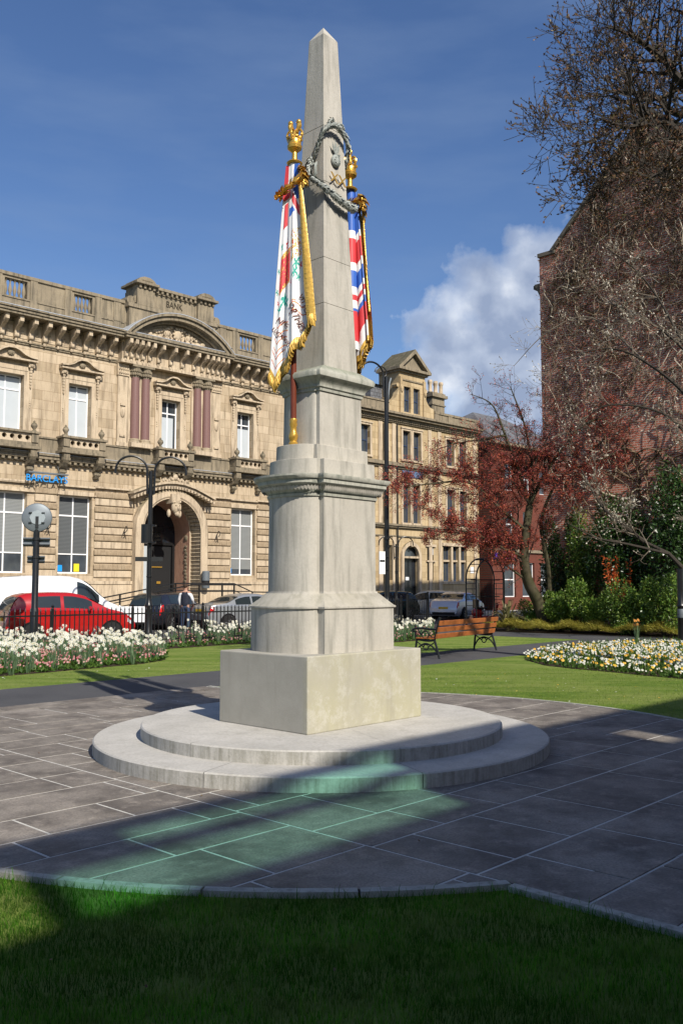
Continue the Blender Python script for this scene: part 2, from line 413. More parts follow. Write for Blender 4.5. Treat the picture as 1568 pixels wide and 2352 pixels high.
# ------------------------------------------------------------------ ground materials
def lawn_mat():
    t = NT('lawn_grass'); v = t.coord()
    a = t.noise(v, .55, 5, .6); b = t.noise(v, 9, 5, .7); st = t.noise(t.coord(scale=(.35, 1.6, 1), rot=(0,0,R(20))), 1.3, 3)
    c = t.mix(t.ramp(a, [(.3, 0), (.7, 1)]), (.15,.235,.035), (.25,.325,.065))
    c = t.mix(t.ramp(b, [(.30, 0), (.72, .9)]), c, (.065,.135,.018))
    c = t.mix(t.ramp(st, [(.4, 0), (.65, .5)]), c, (.33,.35,.11))
    return t.bsdf(c, .9, t.bump(t.noise(v, 70, 4, .8), .9, .03), 0, .1)
m_lawn = lawn_mat()
def asphalt(name, c1, c2):
    t = NT(name); v = t.coord()
    c = t.mix(t.ramp(t.noise(v, .7, 6), [(.3, 0), (.7, 1)]), c1, c2)
    c = t.mix(t.ramp(t.noise(v, 130, 2), [(.55, 0), (.75, .5)]), c, tuple(q*2 for q in c2))
    return t.bsdf(c, .85, t.bump(t.noise(v, 160, 3), .5, .006), 0, .25)
m_asph = asphalt('path_asphalt', (.055,.056,.060), (.085,.085,.088))
m_road = asphalt('road_asphalt', (.05,.05,.052), (.075,.073,.073))
def flag_mat():
    t = NT('paving_flagstone'); v = t.coord(); i = t.island()
    c = t.ramp(i, [(0, (.21,.186,.158)), (.35, (.30,.266,.225)), (.7, (.25,.224,.19)), (1, (.35,.31,.265))])
    c = t.mix(t.ramp(t.noise(v, 1.6, 6, .65), [(.38, 0), (.62, .95)]), c, (.115,.10,.085))
    c = t.mix(t.ramp(t.noise(v, 5.5, 5, .7), [(.52, 0), (.74, .7)]), c, (.40,.35,.295))
    c = t.mix(t.ramp(t.noise(v, 60, 3), [(.3, .5), (.6, 0)]), c, (.07,.06,.055))
    return t.bsdf(c, t.ramp(t.noise(v, 3, 4), [(.3, .55), (.7, .85)]), t.bump(t.math('ADD', t.noise(v, 45, 4, .7), t.math('MULTIPLY', t.noise(v, 6, 3), .8)), .3, .012), 0, .3)
m_flag = flag_mat()
m_mortar = M('pale_mortar', (.60,.58,.53), .9, 0, .3, 9, .3)
m_kerb = stone('kerb_stone', (.34,.33,.29), (.17,.17,.14), (.44,.43,.38), bscale=2, bump=.4)
m_soil = M('flower_bed_soil', (.055,.04,.028), .95, 0, .5, 14, .8, 40, .1)
m_pave = brick('pavement_slabs', (.24,.22,.20), (.30,.27,.245), (.15,.14,.13), .6, .45, 'xz')

# ------------------------------------------------------------------ ground, road, pavements, lawn, paths
g = MB(); g.prism([(-700,-700),(700,-700),(700,700),(-700,700)], -.6, -.16, 'z'); structure('ground', g, m_road)
def sheet(name, poly, z0, z1, mat):
    b = MB(); b.prism([(p[0], p[1]) for p in poly], z0, z1, 'z'); return structure(name, b, mat)
sheet('road', [street(-60, 3.6), street(120, 3.6), street(120, 12), street(-60, 12)][::-1], -.155, -.12, m_road)
sheet('far_pavement', [street(-60, -.3), street(120, -.3), street(120, 3.6), street(-60, 3.6)][::-1], -.158, 0, m_kerb)
m_redpave = M('pinkish_pavement', (.22,.155,.135), .85, 0, .25, 5, .3)
sheet('near_pavement', [street(-40, 12), street(60, 12), street(60, 14.4), street(-40, 14.4)][::-1], -.157, -.004, m_redpave)
sheet('lawn', [street(-40, 14.4), street(60, 14.4), street(60, 60), street(-40, 60)][::-1], -.156, -.026, m_lawn)
# asphalt path: behind the monument, parallel to the street
P1 = 5.02                                                            # near edge, along W from the monument
def path_pt(u, w): return muv(u, w)
sheet('path', [path_pt(-30, 5.05), path_pt(60, 5.05), path_pt(60, 7.15), path_pt(-30, 7.15)], -.10, -.020, m_asph)
# second asphalt arm running right along the foot of the ivy wall bed
bedA, bedB = gnd(1145, 1450), gnd(1600, 1466.5)
bd = (bedB - bedA).normalized()
armn = Vector((-bd.y, bd.x, 0));  armn = armn if armn.y < 0 else -armn
sheet('side_path', [bedA - bd*6, bedB + bd*25, bedB + bd*25 + armn*2.5, bedA - bd*6 + armn*2.5], -.11, -.0215, m_asph)

# ---- round flagged forecourt with straight arms (mortar sheet below, single flagstones above)
PR, AW = 4.55, 2.45
def clip(poly, px, py, nx, ny):
    out = []
    for i in range(len(poly)):
        a, b = poly[i], poly[(i+1) % len(poly)]
        da = (a[0]-px)*nx + (a[1]-py)*ny; db = (b[0]-px)*nx + (b[1]-py)*ny
        if da >= 0: out.append(a)
        if (da >= 0) != (db >= 0):
            q = da/(da-db); out.append((a[0]+(b[0]-a[0])*q, a[1]+(b[1]-a[1])*q))
    return out
def clip_circle(poly, r):
    for k in range(72):
        a = 2*math.pi*k/72; poly = clip(poly, r*math.cos(a), r*math.sin(a), -math.cos(a), -math.sin(a))
        if len(poly) < 3: return []
    return poly
rng = random.Random(5)
stones = MB()
def lay(u0, u1, w0, w1, rmax):
    w = w0
    while w < w1:
        h = rng.choice((.46,.52,.6,.68,.78)); h = min(h, w1-w) if w1-w-h > .2 else w1-w
        x = u0 - rng.random()*.6
        while x < u1:
            l = rng.uniform(.6, 1.25); a, b = max(x, u0), min(x+l, u1)
            if b-a > .05:
                gp = .012
                poly = [(a+gp, w+gp), (b-gp, w+gp), (b-gp, w+h-gp), (a+gp, w+h-gp)]
                if rmax: poly = clip_circle(poly, rmax)
                if len(poly) >= 3:
                    dz = -.002 - .001*rng.random(); n = len(poly)
                    stones.add([(p[0], p[1], dz) for p in poly] + [(p[0], p[1], -.02) for p in poly], [tuple(range(n))] + [(i, n+i, n+(i+1) % n, (i+1) % n) for i in range(n)])
            x += l
        w += h
lay(-AW, AW, -14, 5.05, 0)
lay(-PR, -AW, -PR, PR, PR-.036); lay(AW, PR, -PR, PR, PR-.036)
o = structure('paving', stones, m_flag, loc=MC, rotz=UROT)
ms = MB(); ms.prism([((PR-.05)*math.cos(2*math.pi*k/96), (PR-.05)*math.sin(2*math.pi*k/96)) for k in range(96)], -.06, -.0055, 'z')
structure('paving_mortar', ms, m_mortar, loc=MC, rotz=UROT)
ms = MB(); ms.box(-AW-.04, AW+.04, -14, 5.05, -.07, -.0095); structure('arm_mortar', ms, m_mortar, loc=MC, rotz=UROT)
# kerb edging
kb = MB(); a_k = math.acos(AW/PR)
def kerb_arc(a0, a1, n):
    for k in range(n):
        b0, b1 = a0+(a1-a0)*k/n + .0016, a0+(a1-a0)*(k+1)/n - .0016
        m = 6; pts = [b0+(b1-b0)*j/m for j in range(m+1)]
        kb.prism([((PR-.03)*math.cos(q), (PR-.03)*math.sin(q)) for q in pts] + [((PR+.035)*math.cos(q), (PR+.035)*math.sin(q)) for q in reversed(pts)], -.15, .006, 'z')
kerb_arc(math.pi/2 + (math.pi/2 - a_k), 3*math.pi/2 - (math.pi/2 - a_k), 11)
kerb_arc(-a_k, a_k, 11)
wy = PR*math.sin(a_k)
for sx in (-1, 1):
    x0, x1 = (AW+.002, AW+.065) if sx > 0 else (-AW-.065, -AW-.002)
    y = -wy-.03
    while y > -14: kb.box(x0, x1, y-.95, y-.004, -.15, .005); y -= .954
    kb.box(x0, x1, wy+.03, 5.0, -.15, .005)
structure('kerb', kb, m_kerb, loc=MC, rotz=UROT)
# path edging
ke = MB(); ke.box(-30, -AW-.08, 4.98, 5.05, -.15, -.008); ke.box(AW+.08, 60, 4.98, 5.05, -.15, -.030); ke.box(-30, 60, 7.15, 7.2, -.15, -.034)
structure('path_edging', ke, m_kerb, loc=MC, rotz=UROT)

# ------------------------------------------------------------------ grass blades of the near lawn
m_blade = foliage('grass_blades', [(.035,.13,.008), (.07,.25,.014), (.13,.38,.025), (.20,.34,.045)], .8, .35, .02, patch=((.24,.25,.07), (.02,.065,.006)))
def in_paved(p, pad=.0):
    d = p - MC; u, w = d.dot(U), d.dot(W)
    if d.length < PR + .05 + pad: return True
    if abs(u) < AW + .05 + pad and w < 5.05: return True
    return 5.0 - pad < w < 7.2 + pad
rng = random.Random(11); gb = MB()
def blades(n, xr, yr, hmin, hmax, wd):
    k = 0
    while k < n:
        y = yr[0] + (yr[1]-yr[0]) * rng.random(); xm = .42*y
        x = rng.uniform(max(xr[0], -xm), min(xr[1], xm)); p = Vector((x, y, -.027))
        k += 1
        if in_paved(p): continue
        h = rng.uniform(hmin, hmax) * (rng.uniform(1.5, 2.6) if rng.random() < .07 else 1); a = rng.uniform(0, 6.283); l = rng.uniform(.2, .9)*h
        dx, dy = math.cos(a), math.sin(a); w = wd*rng.uniform(.7, 1.3)
        m = p + Vector((dx*l*.35, dy*l*.35, h*.62)); q = p + Vector((dx*l, dy*l, h))
        s_ = Vector((-dy*w, dx*w, 0))
        gb.add([p-s_, p+s_, m+s_*.8, m-s_*.8, q], [(0,1,2,3), (3,2,4)])
blades(62000, (-2.6, 2.6), (3.2, 5.9), .02, .045, .0016)
nb0 = len(gb.f)
blades(26000, (1, 7), (9.5, 18), .012, .026, .0022)
blades(9000, (-7.5, -1), (13, 20), .012, .026, .0025)
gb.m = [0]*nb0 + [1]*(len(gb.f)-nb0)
m_blade2 = foliage('lawn_toned_blades', [(.10,.18,.022), (.17,.26,.04), (.26,.34,.07), (.20,.27,.045)], .8, .35, .02)  # far blades take the colours of the lawn sheet below
tag(gb.build('grass', [m_blade, m_blade2]), 'short mown green grass blades covering the lawns', 'grass', kind='stuff')

# ------------------------------------------------------------------ the monument
mon = T('obelisk_monument', 'tall pale stone obelisk war memorial on round steps with carved garland', 'monument', MC, UROT)
def plan(a, b, m=0.0, e=0.0, n=18):
    if m == 0 and e == 0: return [(-a,-b),(a,-b),(a,b),(-a,b)]
    q = [(-a,-b),(a,-b)]; h = b-m
    q += [(a + e*math.cos(-math.pi/2+math.pi*k/n)**.9 if 0 < k < n else a, h*math.sin(-math.pi/2+math.pi*k/n)) for k in range(n+1)]
    q += [(a,b),(-a,b)]
    q += [(-a - (e*math.cos(math.pi/2-math.pi*k/n)**.9 if 0 < k < n else 0), h*math.sin(math.pi/2-math.pi*k/n)) for k in range(n+1)]
    return q
def loft(mb, levels):
    vs = []; n = None
    for lv in levels:
        pl = plan(*lv[1:]); n = len(pl); vs += [(p[0], p[1], lv[0]) for p in pl]
    fs = [(j*n+i, j*n+(i+1) % n, (j+1)*n+(i+1) % n, (j+1)*n+i) for j in range(len(levels)-1) for i in range(n)]
    fs += [tuple(range(n-1,-1,-1)), tuple((len(levels)-1)*n+i for i in range(n))]
    mb.add(vs, fs)
def rings(cx, r, z0, z1, segs, start):
    b = MB()
    for k in range(segs):
        a0 = start + 2*math.pi*k/segs; a1 = a0 + 2*math.pi/segs
        b.lathe([(0,z0),(r,z0),(r,z1-.012),(r-.012,z1),(0,z1)], n=int(120/segs), a0=a0+.0012, a1=a1-.0012)
    return b
rings(0, 2.29, -.02, .12, 8, .35).build('lower_step', m_step, mon, smooth=True)
rings(0, 1.835, .118, .24, 6, .1).build('upper_step', m_step, mon, smooth=True)
b = MB(); b.box(-.843, .843, -.64, .64, .238, .955); b.build('base_block', m_monblock, mon, bevel=.012)
b = MB(); loft(b, [(.95,.515,.538,.09,.22),(1.385,.515,.538,.09,.22)]); b.build('pedestal', m_mon, mon, smooth=True)
b = MB(); loft(b, [(1.383,.518,.541,.09,.22),(1.39,.532,.555,.09,.22),(1.405,.532,.555,.09,.22),(1.415,.515,.538,.09,.22),(1.53,.415,.425,.065,.205),(1.535,.405,.415,.065,.20),(1.552,.40,.41,.06,.20)])
b.build('base_moulding', m_mon, mon, smooth=True)
b = MB(); loft(b, [(1.55,.39,.40,.06,.20),(2.515,.385,.398,.06,.20)]); b.build('die', m_mon, mon, smooth=True)
b = MB(); loft(b, [(2.505,.40,.412,.062,.20),(2.53,.405,.417,.062,.20),(2.535,.395,.407,.062,.20),(2.555,.40,.412,.062,.205),(2.615,.452,.462,.07,.225),(2.622,.465,.475,.07,.23),(2.628,.472,.482,.075,.235),(2.668,.472,.482,.075,.235),(2.672,.49,.498,.075,.24),(2.695,.505,.512,.08,.245),(2.715,.505,.512,.08,.245)])
cor = b.build('cornice', m_moncor, mon, smooth=True)
# leaf carving round the cornice
pl = plan(.432,.442,.066,.217, 26); b = MB(); rng = random.Random(3)
for i in range(len(pl)):
    a, c = Vector((*pl[i],0)), Vector((*pl[(i+1) % len(pl)],0)); L = (c-a).length; n = max(1, int(L/.034))
    for k in range(n):
        q = a.lerp(c, (k+.5)/n); dd = (c-a).normalized(); on = Vector((dd.y,-dd.x,0))
        for s_ in (-1, 1):
            b.leaf(q + on*.006 + Vector((0,0,2.557)), (on*.45 + dd*.35*s_ + Vector((0,0,1))).normalized(), on, .062, .026)
b.build('leaf_carving', m_mon, cor)
b = MB(); loft(b, [(2.714,.385,.40,.06,.20),(2.885,.38,.395,.06,.20)]); b.build('lower_ring_course', m_mon, mon, smooth=True, bevel=.004)
b = MB(); loft(b, [(2.884,.384,.30,.05,.16),(3.04,.38,.297,.05,.16)]); b.build('upper_ring_course', m_mon, mon, smooth=True, bevel=.004)
b = MB(); loft(b, [(3.039,.318,.27,.05,.045),(3.62,.312,.265,.05,.045)]); b.build('plinth', m_mon, mon, smooth=True)
b = MB(); loft(b, [(3.60,.325,.28,.05,.045),(3.635,.33,.285,.05,.045),(3.64,.345,.30,.05,.045),(3.665,.345,.30,.05,.045),(3.69,.36,.315,.05,.045),(3.73,.405,.36,.05,.04),(3.735,.415,.37,.05,.04),(3.775,.42,.375,.05,.04),(3.80,.41,.365,.05,.04),(3.87,.28,.285,.03,.0001)])
b.build('plinth_cornice', m_moncor, mon, smooth=True, bevel=.003)
b = MB()
zs = [3.86,4.55,5.05,5.9,6.53,7.6]
def sh(z): k = (z-3.86)/(7.6-3.86); return .252+(.113-.252)*k, .268+(.110-.268)*k
for i in range(5):                                                  # courses with fine open joints
    z0, z1 = zs[i], zs[i+1]; a0, c0 = sh(z0); a1, c1 = sh(z1)
    loft(b, [(z0+.002, a0, c0), (z1-.002, a1, c1)])
    if i < 4: loft(b, [(z1-.003, a1-.004, c1-.004), (z1+.003, a1-.004, c1-.004)])
b.build('shaft', m_mon, mon, bevel=.004)
b = MB(); b.add([(-.112,-.109,7.599),(.112,-.109,7.599),(.112,.109,7.599),(-.112,.109,7.599),(0,0,7.765)], [(0,1,4),(1,2,4),(2,3,4),(3,0,4),(3,2,1,0)]); b.build('pyramid_cap', m_mon, mon)
# garland: a laurel rope in two swags across the near face and round the corner
def smooth_path(pts, n=12):
    pts = [Vector(p) for p in pts]; out = []
    for i in range(len(pts)-1):
        p0, p1, p2, p3 = pts[max(i-1,0)], pts[i], pts[i+1], pts[min(i+2, len(pts)-1)]
        for k in range(n):
            t = k/n; out.append(.5*((2*p1)+(p2-p0)*t+(2*p0-5*p1+4*p2-p3)*t*t+(3*p1-p0-3*p2+p3)*t**3))
    return out + [pts[-1]]
rng = random.Random(8)
def rope(mb, path, r0, r1, leafl=.075, dens=5):
    n = len(path); rs = [r0 + (r1-r0)*math.sin(math.pi*i/(n-1)) for i in range(n)]
    mb.tube(path, [q*.8 for q in rs], 8)
    for i in range(n-1):
        d = (path[i+1]-path[i]).normalized()
        for k in range(dens):
            a = rng.uniform(0, 6.283); x = d.cross(Vector((0,0,1)) if abs(d.z) < .9 else Vector((1,0,0))).normalized(); y = d.cross(x)
            o_ = x*math.cos(a)+y*math.sin(a)
            mb.leaf(path[i] + o_*rs[i]*.75, (d*.9 + o_*.45).normalized(), o_, leafl*rng.uniform(.7,1.1), leafl*.42)
b = MB()
rope(b, smooth_path([(-.205,.02,6.10),(-.215,-.10,6.22),(-.20,-.20,6.42),(-.08,-.235,6.52),(.05,-.235,6.50),(.17,-.22,6.38),(.215,-.12,6.22),(.22,-.02,6.12)]), .017, .023, .055)
rope(b, smooth_path([(-.215,.05,6.05),(-.24,-.08,5.93),(-.225,-.225,5.80),(-.08,-.27,5.72),(.08,-.28,5.68),(.20,-.265,5.68),(.26,-.16,5.74),(.25,-.02,5.9)]), .022, .038, .06)
rope(b, smooth_path([(-.20,-.04,6.20),(-.235,-.02,6.08),(-.235,.0,5.98)], 6), .03, .038, .065, 8)
for k in range(5): b.tube(smooth_path([(-.20,-.10+.012*k,6.12),(-.225-.006*k,-.12,6.05),(-.222,-.12+.01*k,5.97-.01*k)], 5), .006, 5)
for s_ in (-1,1): rope(b, smooth_path([(.02,-.165,6.585),(.02+.07*s_,-.185,6.62),(.02+.11*s_,-.18,6.58)], 5), .008, .012, .04, 4)
b.build('garland', m_carve, mon, smooth=True)
# flaming grenade badge on the near face, and the gilt numeral below
b = MB(); yy = -.205
b.blob((.0,yy,6.06), (.065,.035,.07), n=12); b.tube([(.03,yy-.01,6.10),(.02,yy-.02,6.13)], .018, 8)
for k in range(12):
    a = R(50+80*rng.random()); l = rng.uniform(.08,.17); b.leaf(Vector((.0+rng.uniform(-.02,.02), yy+.01-.01*rng.random(), 6.13)), Vector((math.cos(a)*.9, -.15, math.sin(a))).normalized(), Vector((0,-1,0)), l, .035)
for k in range(8): b.blob((.035*math.cos(k*.8)-.005, yy-.028, 6.06+.035*math.sin(k*.8)), .009, n=6)
b.v = [(x_, y_+.012, z_+.11) for x_, y_, z_ in b.v]; b.build('badge', m_carve, mon, smooth=True)
b = MB(); vs, fs = text_mesh('XX', .15, .008); b.add([(x*1.15+.015, y-.213-(z+.07)*.03, z+5.955) for x,y,z in vs], fs); b.build('gilt_numeral', m_gold, mon)

# ------------------------------------------------------------------ carved and painted colours (flags on staffs)
CLOTH_TOP, LEN = 2.98, 2.32
def make_flag(name, label, side, pattern, mats, honours=None):
    f = T(name, label, 'flag', muv(.43 if side > 0 else -.43, 0, 3.04), UROT + R(20) if side < 0 else UROT + math.pi, group='painted stone flags on the monument')
    my = 1 if side < 0 else -1                                     # keep the same hand for the viewer
    st = MB(); st.tube([(0,0,.26),(-.005,0,1.3)], .032, 12); st.build('staff', m_staff, f, smooth=True)
    st = MB(); nk = 60
    for k in range(nk):
        t0, t1 = k/nk, (k+1)/nk
        st.tube([(-.01, 0, CLOTH_TOP+.04-1.85*t0), (-.01, 0, CLOTH_TOP+.04-1.85*t1)], [.045+.045*t0, .045+.045*t1], 12, pattern(.70 if side > 0 else .3, .92*t0+.04) if side > 0 else 0, k in (0, nk-1))
    st.build('cloth_core', mats, f, smooth=True)
    fe = MB(); fe.lathe([(.045,.0),(.05,.03),(.035,.05),(.045,.08),(.05,.11),(.036,.15),(.034,.20),(.042,.22),(.036,.25),(.042,.27),(.036,.285)], n=16); fe.build('ferrule', m_gold, f, smooth=True)
    cr = MB(); z = 3.0
    cr.lathe([(.075,z),(.085,z+.015),(.07,z+.03),(.03,z+.05),(.028,z+.13),(.05,z+.15),(.075,z+.17),(.08,z+.20),(.068,z+.215),(.072,z+.26),(.07,z+.265),(.0,z+.27)], n=20)
    for k in range(8):
        a = k*math.pi/4; q = Vector((math.cos(a), math.sin(a), 0))
        if k % 2 == 0: cr.tube(smooth_path([q*.068+Vector((0,0,z+.25)), q*.09+Vector((0,0,z+.33)), q*.055+Vector((0,0,z+.38)), q*.01+Vector((0,0,z+.355))], 5), .013, 6); cr.blob(q*.085+Vector((0,0,z+.32)), .018, n=6)
        cr.blob(q*.07+Vector((0,0,z+.285)), .02, n=6)
    cr.tube([(0,0,z+.2),(0,0,z+.36)], .03, 8)
    if side < 0:
        for s_ in (-1,1): cr.tube(smooth_path([(0,.02*s_,z+.35),(0,.05*s_,z+.41),(.01,.045*s_,z+.455)], 4), [.022,.024,.02,.024,.027,.03,.028,.026,.02][:9], 8); cr.blob((0,.048*s_,z+.46), .03, n=8)
    else:
        cr.tube([(0,0,z+.35),(0,0,z+.44)], .018, 8); cr.blob((0,0,z+.45), (.026,.03,.045), n=8)
    cr.build('crown_finial', m_gold, f, smooth=True)
    NS, NV = 120, 280
    def cx(s, t):
        w = min(1, t*1.15)
        return -.05 - .06*w - (.024*w)*math.sin(2*math.pi*2.2*s+.9) - .010*w*math.sin(2*math.pi*5.3*s+2) + .12*w*abs(s-.46)**1.6 - .10*max(0, s-.84)*0
    def cy(s, t):
        yl, yr = (.075+.155*t**.9, -.08-.215*t**.9) if side < 0 else (.08+.19*t**.9, -.06-.15*t**.9)
        return (yl + (yr-yl)*s)*my
    def bot(s):
        z = 2.34 - .70*max(0, s-.12)**.9 - (.12-s if s < .12 else 0)*.9
        return z + .035*math.sin(s*19)*min(1, s*3)
    cl = MB(); vs = []
    for j in range(NV+1):
        t = j/NV
        for i in range(NS+1):
            s = i/NS; vs.append((cx(s,t), cy(s,t), CLOTH_TOP - t*bot(s)))
    fs = []; mi = []
    for j in range(NV):
        for i in range(NS):
            q = (j*(NS+1)+i, j*(NS+1)+i+1, (j+1)*(NS+1)+i+1, (j+1)*(NS+1)+i)
            fs.append(q if my < 0 else q[::-1]); mi.append(pattern((i+.5)/NS, (j+.5)/NV))
    cl.v = vs; cl.f = fs; cl.m = mi
    c = cl.build('cloth', mats, f, smooth='all')
    so = c.modifiers.new('thickness', 'SOLIDIFY'); so.thickness = .02; so.offset = -1
    # gold fringe: ruffled bands down the free edge and along the hem
    fr = MB()
    def band(pts, wd, nrm, amp):
        n = len(pts); v = []
        for i, p in enumerate(pts):
            o_ = amp*(.5+.5*math.sin(i*2.1)); r_ = rng.uniform(.85,1.1)
            v += [p + nrm*(.006+o_*.3), p + Vector((0,0,-wd*.5*r_)) + nrm*(.018+o_), p + Vector((0,0,-wd*r_)) + nrm*(.004+o_)]
        fr.add(v, [(i*3+k, i*3+k+1, (i+1)*3+k+1, (i+1)*3+k) for i in range(n-1) for k in (0,1)])
        fr.add([q + nrm*-.03 for q in v], [(i*3+k+1, i*3+k, (i+1)*3+k, (i+1)*3+k+1) for i in range(n-1) for k in (0,1)])
    on = Vector((-1,0,0))
    hem = [Vector((cx(s,1), cy(s,1), CLOTH_TOP-bot(s)+.03)) for s in [i/110 for i in range(111)]]
    band(hem[:62], .115, on, .018); band([p+Vector((-.02,0,.02)) for p in hem[54:84]], .12, on, .03); band([p+Vector((-.045,0,.03)) for p in hem[78:]], .12, on, .02)
    edge = []
    for j in range(0, 121):
        t = .10 + .90*j/120; edge.append(Vector((cx(.93,t)-.02, cy(.94,t), CLOTH_TOP-t*bot(.94))))
    v = []
    for j, p in enumerate(edge):
        w_ = .020+.032*min(1,j/90); k_ = .012*math.sin(j*1.5)
        v += [p+Vector((0, w_*my, k_)), p+Vector((-.02-.006*(j % 2), 0, 0)), p+Vector((.0,-w_*my,-k_))]
    fr.add(v, [(i*3+k, i*3+k+1, (i+1)*3+k+1, (i+1)*3+k) for i in range(len(edge)-1) for k in (0,1)])
    fr.build('fringe', m_goldf, f, smooth='all')
    # gilt laurel wreath looped round the staff
    wr = MB(); loop = [Vector((-.06+.11*math.cos(a), .125*math.sin(a)+.01*my, 2.74+.07*math.cos(a) - .085*math.sin(a)*my)) for a in [2*math.pi*k/40 for k in range(41)]]
    rope(wr, loop, .012, .024, .085, 4)
    rope(wr, smooth_path([(-.05,-.08*my,2.95),(-.08,-.13*my,2.86),(-.06,-.14*my,2.76)], 6), .02, .03, .09, 6)
    if side > 0: wr.tube(smooth_path([(-.08,-.12*my,2.80),(-.11,-.13*my,2.3),(-.12,-.18*my,1.6)], 10), .011, 6)
    wr.build('laurel_wreath', m_gold, f, smooth=True)
    if honours:
        for body, size, y0, z0, ang in honours:
            tx = MB(); vs, fs = text_mesh(body, size, .004); ca, sa = math.cos(R(ang)), math.sin(R(ang)); out = []
            for x, y, z in vs:
                x2, z2 = x*ca - z*sa, x*sa + z*ca; yy = y0 - x2; zz = z0 + z2
                t = max(0, min(1, (CLOTH_TOP-zz)/1.9)); yl, yr = .075+.155*t**.9, -.08-.215*t**.9
                s = max(0, min(1, (yy-yl)/(yr-yl))); t2 = max(0, min(1, (CLOTH_TOP-zz)/bot(s)))
                out.append((cx(s,t2)-.012+y, yy, zz))
            tx.add(out, fs); tx.build('honour_lettering', m_staff, f)
    return f
def hsh(a, b): return (math.sin(a*127.1+b*311.7)*43758.5453) % 1
def reg_pattern(s, t):
    # 0 white 1 red 2 blue 3 green 4 gold
    if t < .125: return 1 if s < .24 else 0 if s < .58 else 2
    if t < .30:
        k = (t-.125)/.175
        if s < .36:
            return 1 if .12 < s < .28 and k > .35 else (1 if k < .25 else 0)
        d = (s-.36)/.5 - k*1.0
        if abs(d) < .17: return 1
        if abs(d) < .26: return 0
        return 2 if d > 0 and k < .42 or (d < 0 and .55 < k < .8) else 0
    if t > .965: return 4
    if .42 < t < .60 and .10 < s < .44:                            # crimson oval of the badge
        if t < .445 or t > .585: return 4 if hsh(int(s*70), int(t*200)) > .35 else 1
        return 4 if hsh(int(s*60), int(t*200)) > .90 else 1
    if .36 < t < .52 and .46 < s < .78: return 4 if hsh(int(s*60), int(t*190)) > .6 else (1 if hsh(int(s*30), int(t*90)) > .8 else 0)
    for (a, c, r, m) in ((.62,.555,.075,3),(.70,.535,.04,3),(.58,.60,.07,3),(.66,.635,.05,3),(.74,.575,.045,1),(.48,.62,.03,1),(.25,.655,.085,3),(.34,.69,.07,3),(.14,.67,.05,3),(.10,.64,.03,1),(.30,.395,.06,1),(.12,.38,.045,3),(.06,.50,.03,3),(.05,.60,.035,3),(.76,.49,.03,1)):
        x, y = (s-a)/r, (t-c)/(r*.42); q = math.atan2(y, x)
        if math.hypot(x, y) < .72 + .38*math.sin(5*q+a*30) : return m
    if t > .72:                                                    # honour scrolls
        for (c, sl, s0, s1) in ((.795,.16,.10,.42),(.86,.16,.06,.40),(.925,.14,.03,.34),(.74,.30,.50,.60),(.775,.30,.44,.80)):
            d = t - (c + (s-s0)*sl - .03)
            if s0 < s < s1 and abs(d) < .024: return 0 if abs(d) < .017 else (4 if abs(d) < .020 else 1)
    return 0
def union_pattern(s, t):
    # broad red, white and blue bands of a draped union flag
    if t > .965: return 4
    if t < .14: return 2
    if t > .74:                                                    # red diagonal beside blue, white toe
        d = (s-.55) + (t-.80)*.9
        if t > .86 and s > .5 + (.97-t)*3.2: return 0
        return 2 if d < -.02 and t < .88 else 0 if d < .05 and t < .88 else 1
    q = t + .10*(s-.6)**2 + .03*(s-.6)
    for (a, m) in ((.28,2),(.325,0),(.46,1),(.515,0),(.61,2),(.65,0),(.685,1),(.72,0),(1,2)):
        if q < a: return m
    return 2
cm = [m_white_c, m_red_c, m_blue_c, m_green_c, m_goldf]
make_flag('regimental_flag', 'white regimental flag with crimson badge and gold fringe on left of obelisk', -1, reg_pattern, cm,
          [('ORTHES',.085,-.085,1.32,-66), ('VITTORIA',.075,-.175,1.40,-68), ('NIVE',.08,.075,1.27,-40), ('LUCKNOW',.06,.08,1.12,-44)])
make_flag('union_flag', 'red white and blue union flag with gold fringe on right of obelisk', 1, union_pattern, cm)

# ------------------------------------------------------------------ the building behind the viewer whose eaves shade the forecourt
n8 = Vector((U.y, -U.x, 0)); E8 = n8*8.0
sh_b = T('shading_building', 'unseen building behind the viewer, known by its shadow, with green panes added to tint sunlight patches', 'building', E8, UROT)
def wall_grid(mb, x0, x1, z0, z1, ops, y, th, mi=0, inner=True):
    xs = sorted({x0, x1} | {q for o in ops for q in o[:2]}); zs = sorted({z0, z1} | {q for o in ops for q in o[2:4]})
    for i in range(len(xs)-1):
        for j in range(len(zs)-1):
            xm, zm = (xs[i]+xs[i+1])/2, (zs[j]+zs[j+1])/2
            if any(o[0] < xm < o[1] and o[2] < zm < o[3] for o in ops): continue
            mb.add([(xs[i],y,zs[j]),(xs[i+1],y,zs[j]),(xs[i+1],y,zs[j+1]),(xs[i],y,zs[j+1])], [(0,1,2,3)], mi)
            if inner: mb.add([(xs[i],y+th,zs[j]),(xs[i+1],y+th,zs[j]),(xs[i+1],y+th,zs[j+1]),(xs[i],y+th,zs[j+1])], [(3,2,1,0)], mi)
    for o in ops:
        a, b_, c, d = o[:4]
        mb.add([(a,y,c),(b_,y,c),(b_,y+th,c),(a,y+th,c)], [(0,1,2,3)], mi); mb.add([(a,y,d),(b_,y,d),(b_,y+th,d),(a,y+th,d)], [(3,2,1,0)], mi)
        mb.add([(a,y,c),(a,y,d),(a,y+th,d),(a,y+th,c)], [(3,2,1,0)], mi); mb.add([(b_,y,c),(b_,y,d),(b_,y+th,d),(b_,y+th,c)], [(0,1,2,3)], mi)
b = MB(); wops = [(-.95,2.2,10.0,10.66),(-.35,2.2,10.76,11.1),(-1.95,-1.12,10.0,10.9),(5.72,6.1,10.0,10.65)]  # openings shaped to let patches of sun through the building's shadow
